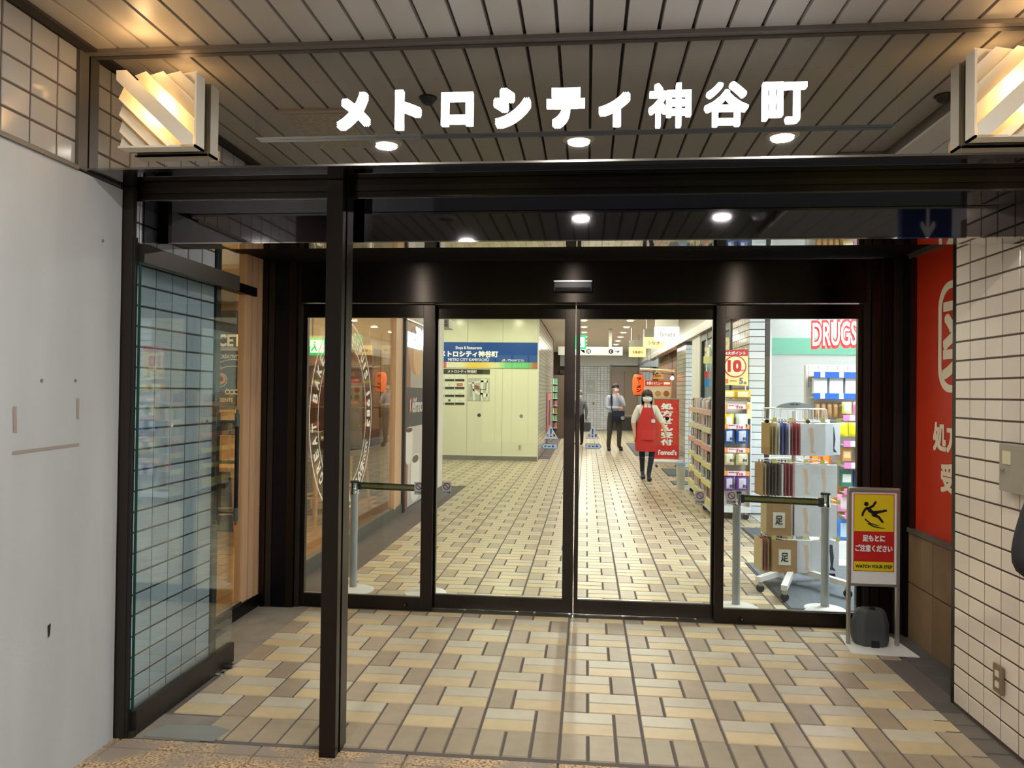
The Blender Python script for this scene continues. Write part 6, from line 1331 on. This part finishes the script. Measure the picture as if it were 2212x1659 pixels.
# passer-by at the right edge: only a black sleeve shows
BC = M('black coat', (22, 22, 26), .85)
J = {'pelvis': (0, 0, .92, (.14, .12)), 'waist': (0, 0, 1.04, (.14, .12)), 'chest': (0, 0, 1.24, (.15, .12)), 'neckb': (0, 0, 1.38, .065), 'neck': (0, -.01, 1.44, .05), 'head': (0, -.02, 1.54, (.075, .085)), 'top': (0, -.01, 1.65, .05),
     'lsh': (-.19, 0, 1.34, .07), 'lel': (-.31, -.02, 1.06, .060), 'lwr': (-.17, -.20, 1.10, .036), 'rsh': (.19, 0, 1.34, .07), 'rel': (.26, .04, 1.06, .055), 'rwr': (.25, -.03, .84, .034),
     'lhip': (-.09, 0, .86, .095), 'lkn': (-.09, 0, .48, .07), 'lan': (-.09, .02, .10, .052), 'lto': (-.09, -.12, .042, .04), 'rhip': (.09, 0, .86, .095), 'rkn': (.09, 0, .48, .07), 'ran': (.09, .02, .10, .052), 'rto': (.09, -.12, .042, .04)}
E_ = [('pelvis', 'waist', BC), ('waist', 'chest', BC), ('chest', 'neckb', BC), ('neckb', 'neck', SKIN), ('neck', 'head', SKIN), ('head', 'top', SKIN), ('chest', 'lsh', BC), ('lsh', 'lel', BC), ('lel', 'lwr', BC), ('chest', 'rsh', BC), ('rsh', 'rel', BC), ('rel', 'rwr', BC),
      ('pelvis', 'lhip', BT), ('lhip', 'lkn', BT), ('lkn', 'lan', BT), ('lan', 'lto', SHOEK), ('pelvis', 'rhip', BT), ('rhip', 'rkn', BT), ('rkn', 'ran', BT), ('ran', 'rto', SHOEK)]
hand(J, E_, 'lh', 'lwr', (.8, -.5, .2), (0, 0, 1)); hand(J, E_, 'rh', 'rwr', (0, -.1, -1), (0, -1, 0))
pb = figure('person', 'passer-by in black coat at the right frame edge, only the sleeve showing', (1.446, 2.12, -.0), 0.0, J, E_)
face(pb, (0, -.015, 1.56), 0); ell((0, .015, 1.60), (.098, .108, .10), 'hair', HAIRK, pb, 16, z0=-.4)

# ------------------------------------------------------------------ passage opposite, seen only in mirrors and glass
op_ = struct('wall_opposite', MB().box(-9, 9, -8.2, -8.0, 0, 3.3), M('opposite dark front', (58, 56, 54), .6))
for i, (xa2, xb2, za, zb, cc, em) in enumerate(((-6.5, -5.0, .3, 2.4, (236, 170, 96), .7), (-4.6, -3.2, .8, 2.2, (230, 230, 220), .5), (-2.6, -1.0, .3, 2.4, (190, 200, 110), .6), (-.4, .9, .9, 2.2, (90, 110, 160), .3), (1.6, 3.2, .3, 2.4, (120, 170, 70), .35), (3.8, 6.6, .3, 2.4, (226, 214, 90), .5))):
    wn_ = MB().box(xa2, xb2, -8.0, -7.95, za, zb).build('lit_window', M('opposite window %d' % i, cc, .5, emit=em), op_)
    for k in range(1, 4): MB().box(xa2 + (xb2 - xa2) * k / 4 - .02, xa2 + (xb2 - xa2) * k / 4 + .02, -7.95, -7.92, za, zb).build('mullion', BLACK, wn_)
struct('road', MB().box(-9, 9, -8.0, -3.2, -.14, -.01), M('asphalt', (86, 86, 86), .9, mottle=.1))
for i, (x, y) in enumerate(((-3.6, -6.6), (2.4, -6.9))):
    pt = thing('potted_shrub', ('left' if i == 0 else 'right') + ' green potted shrub across the passage, seen only in reflections', 'plant', (x, y, 0))
    MB().lathe([(0, 0), (.2, 0), (.26, .4), (.22, .4), (.2, .36), (0, .36)], (x, y, -.01), 20).build('pot', M('terracotta', (150, 90, 64), .8), pt, smooth=True)
    m = MB()
    for k in range(260):
        a = random.uniform(0, 2 * PI); h = random.uniform(.4, 1.7); r = random.uniform(.05, .5) * (1 - abs(h - 1.0) / 1.0) + .08; c = Vector((x + r * math.cos(a), y + r * math.sin(a), h)); d = Vector((math.cos(a), math.sin(a), random.uniform(-.3, .8))).normalized() * .09; q = d.orthogonal().normalized() * .028
        m.add([c - d, c + q, c + d, c - q], [(0, 1, 2, 3)])
    tag(m.build('leaves', M('leaf green', (84, 120, 60), .6), pt, fixn=False), kind='stuff'); MB().tube((x, y, .3), (x, y, 1.5), .02, .01, 8).build('stem', M('stem brown', (90, 66, 46), .8), pt)
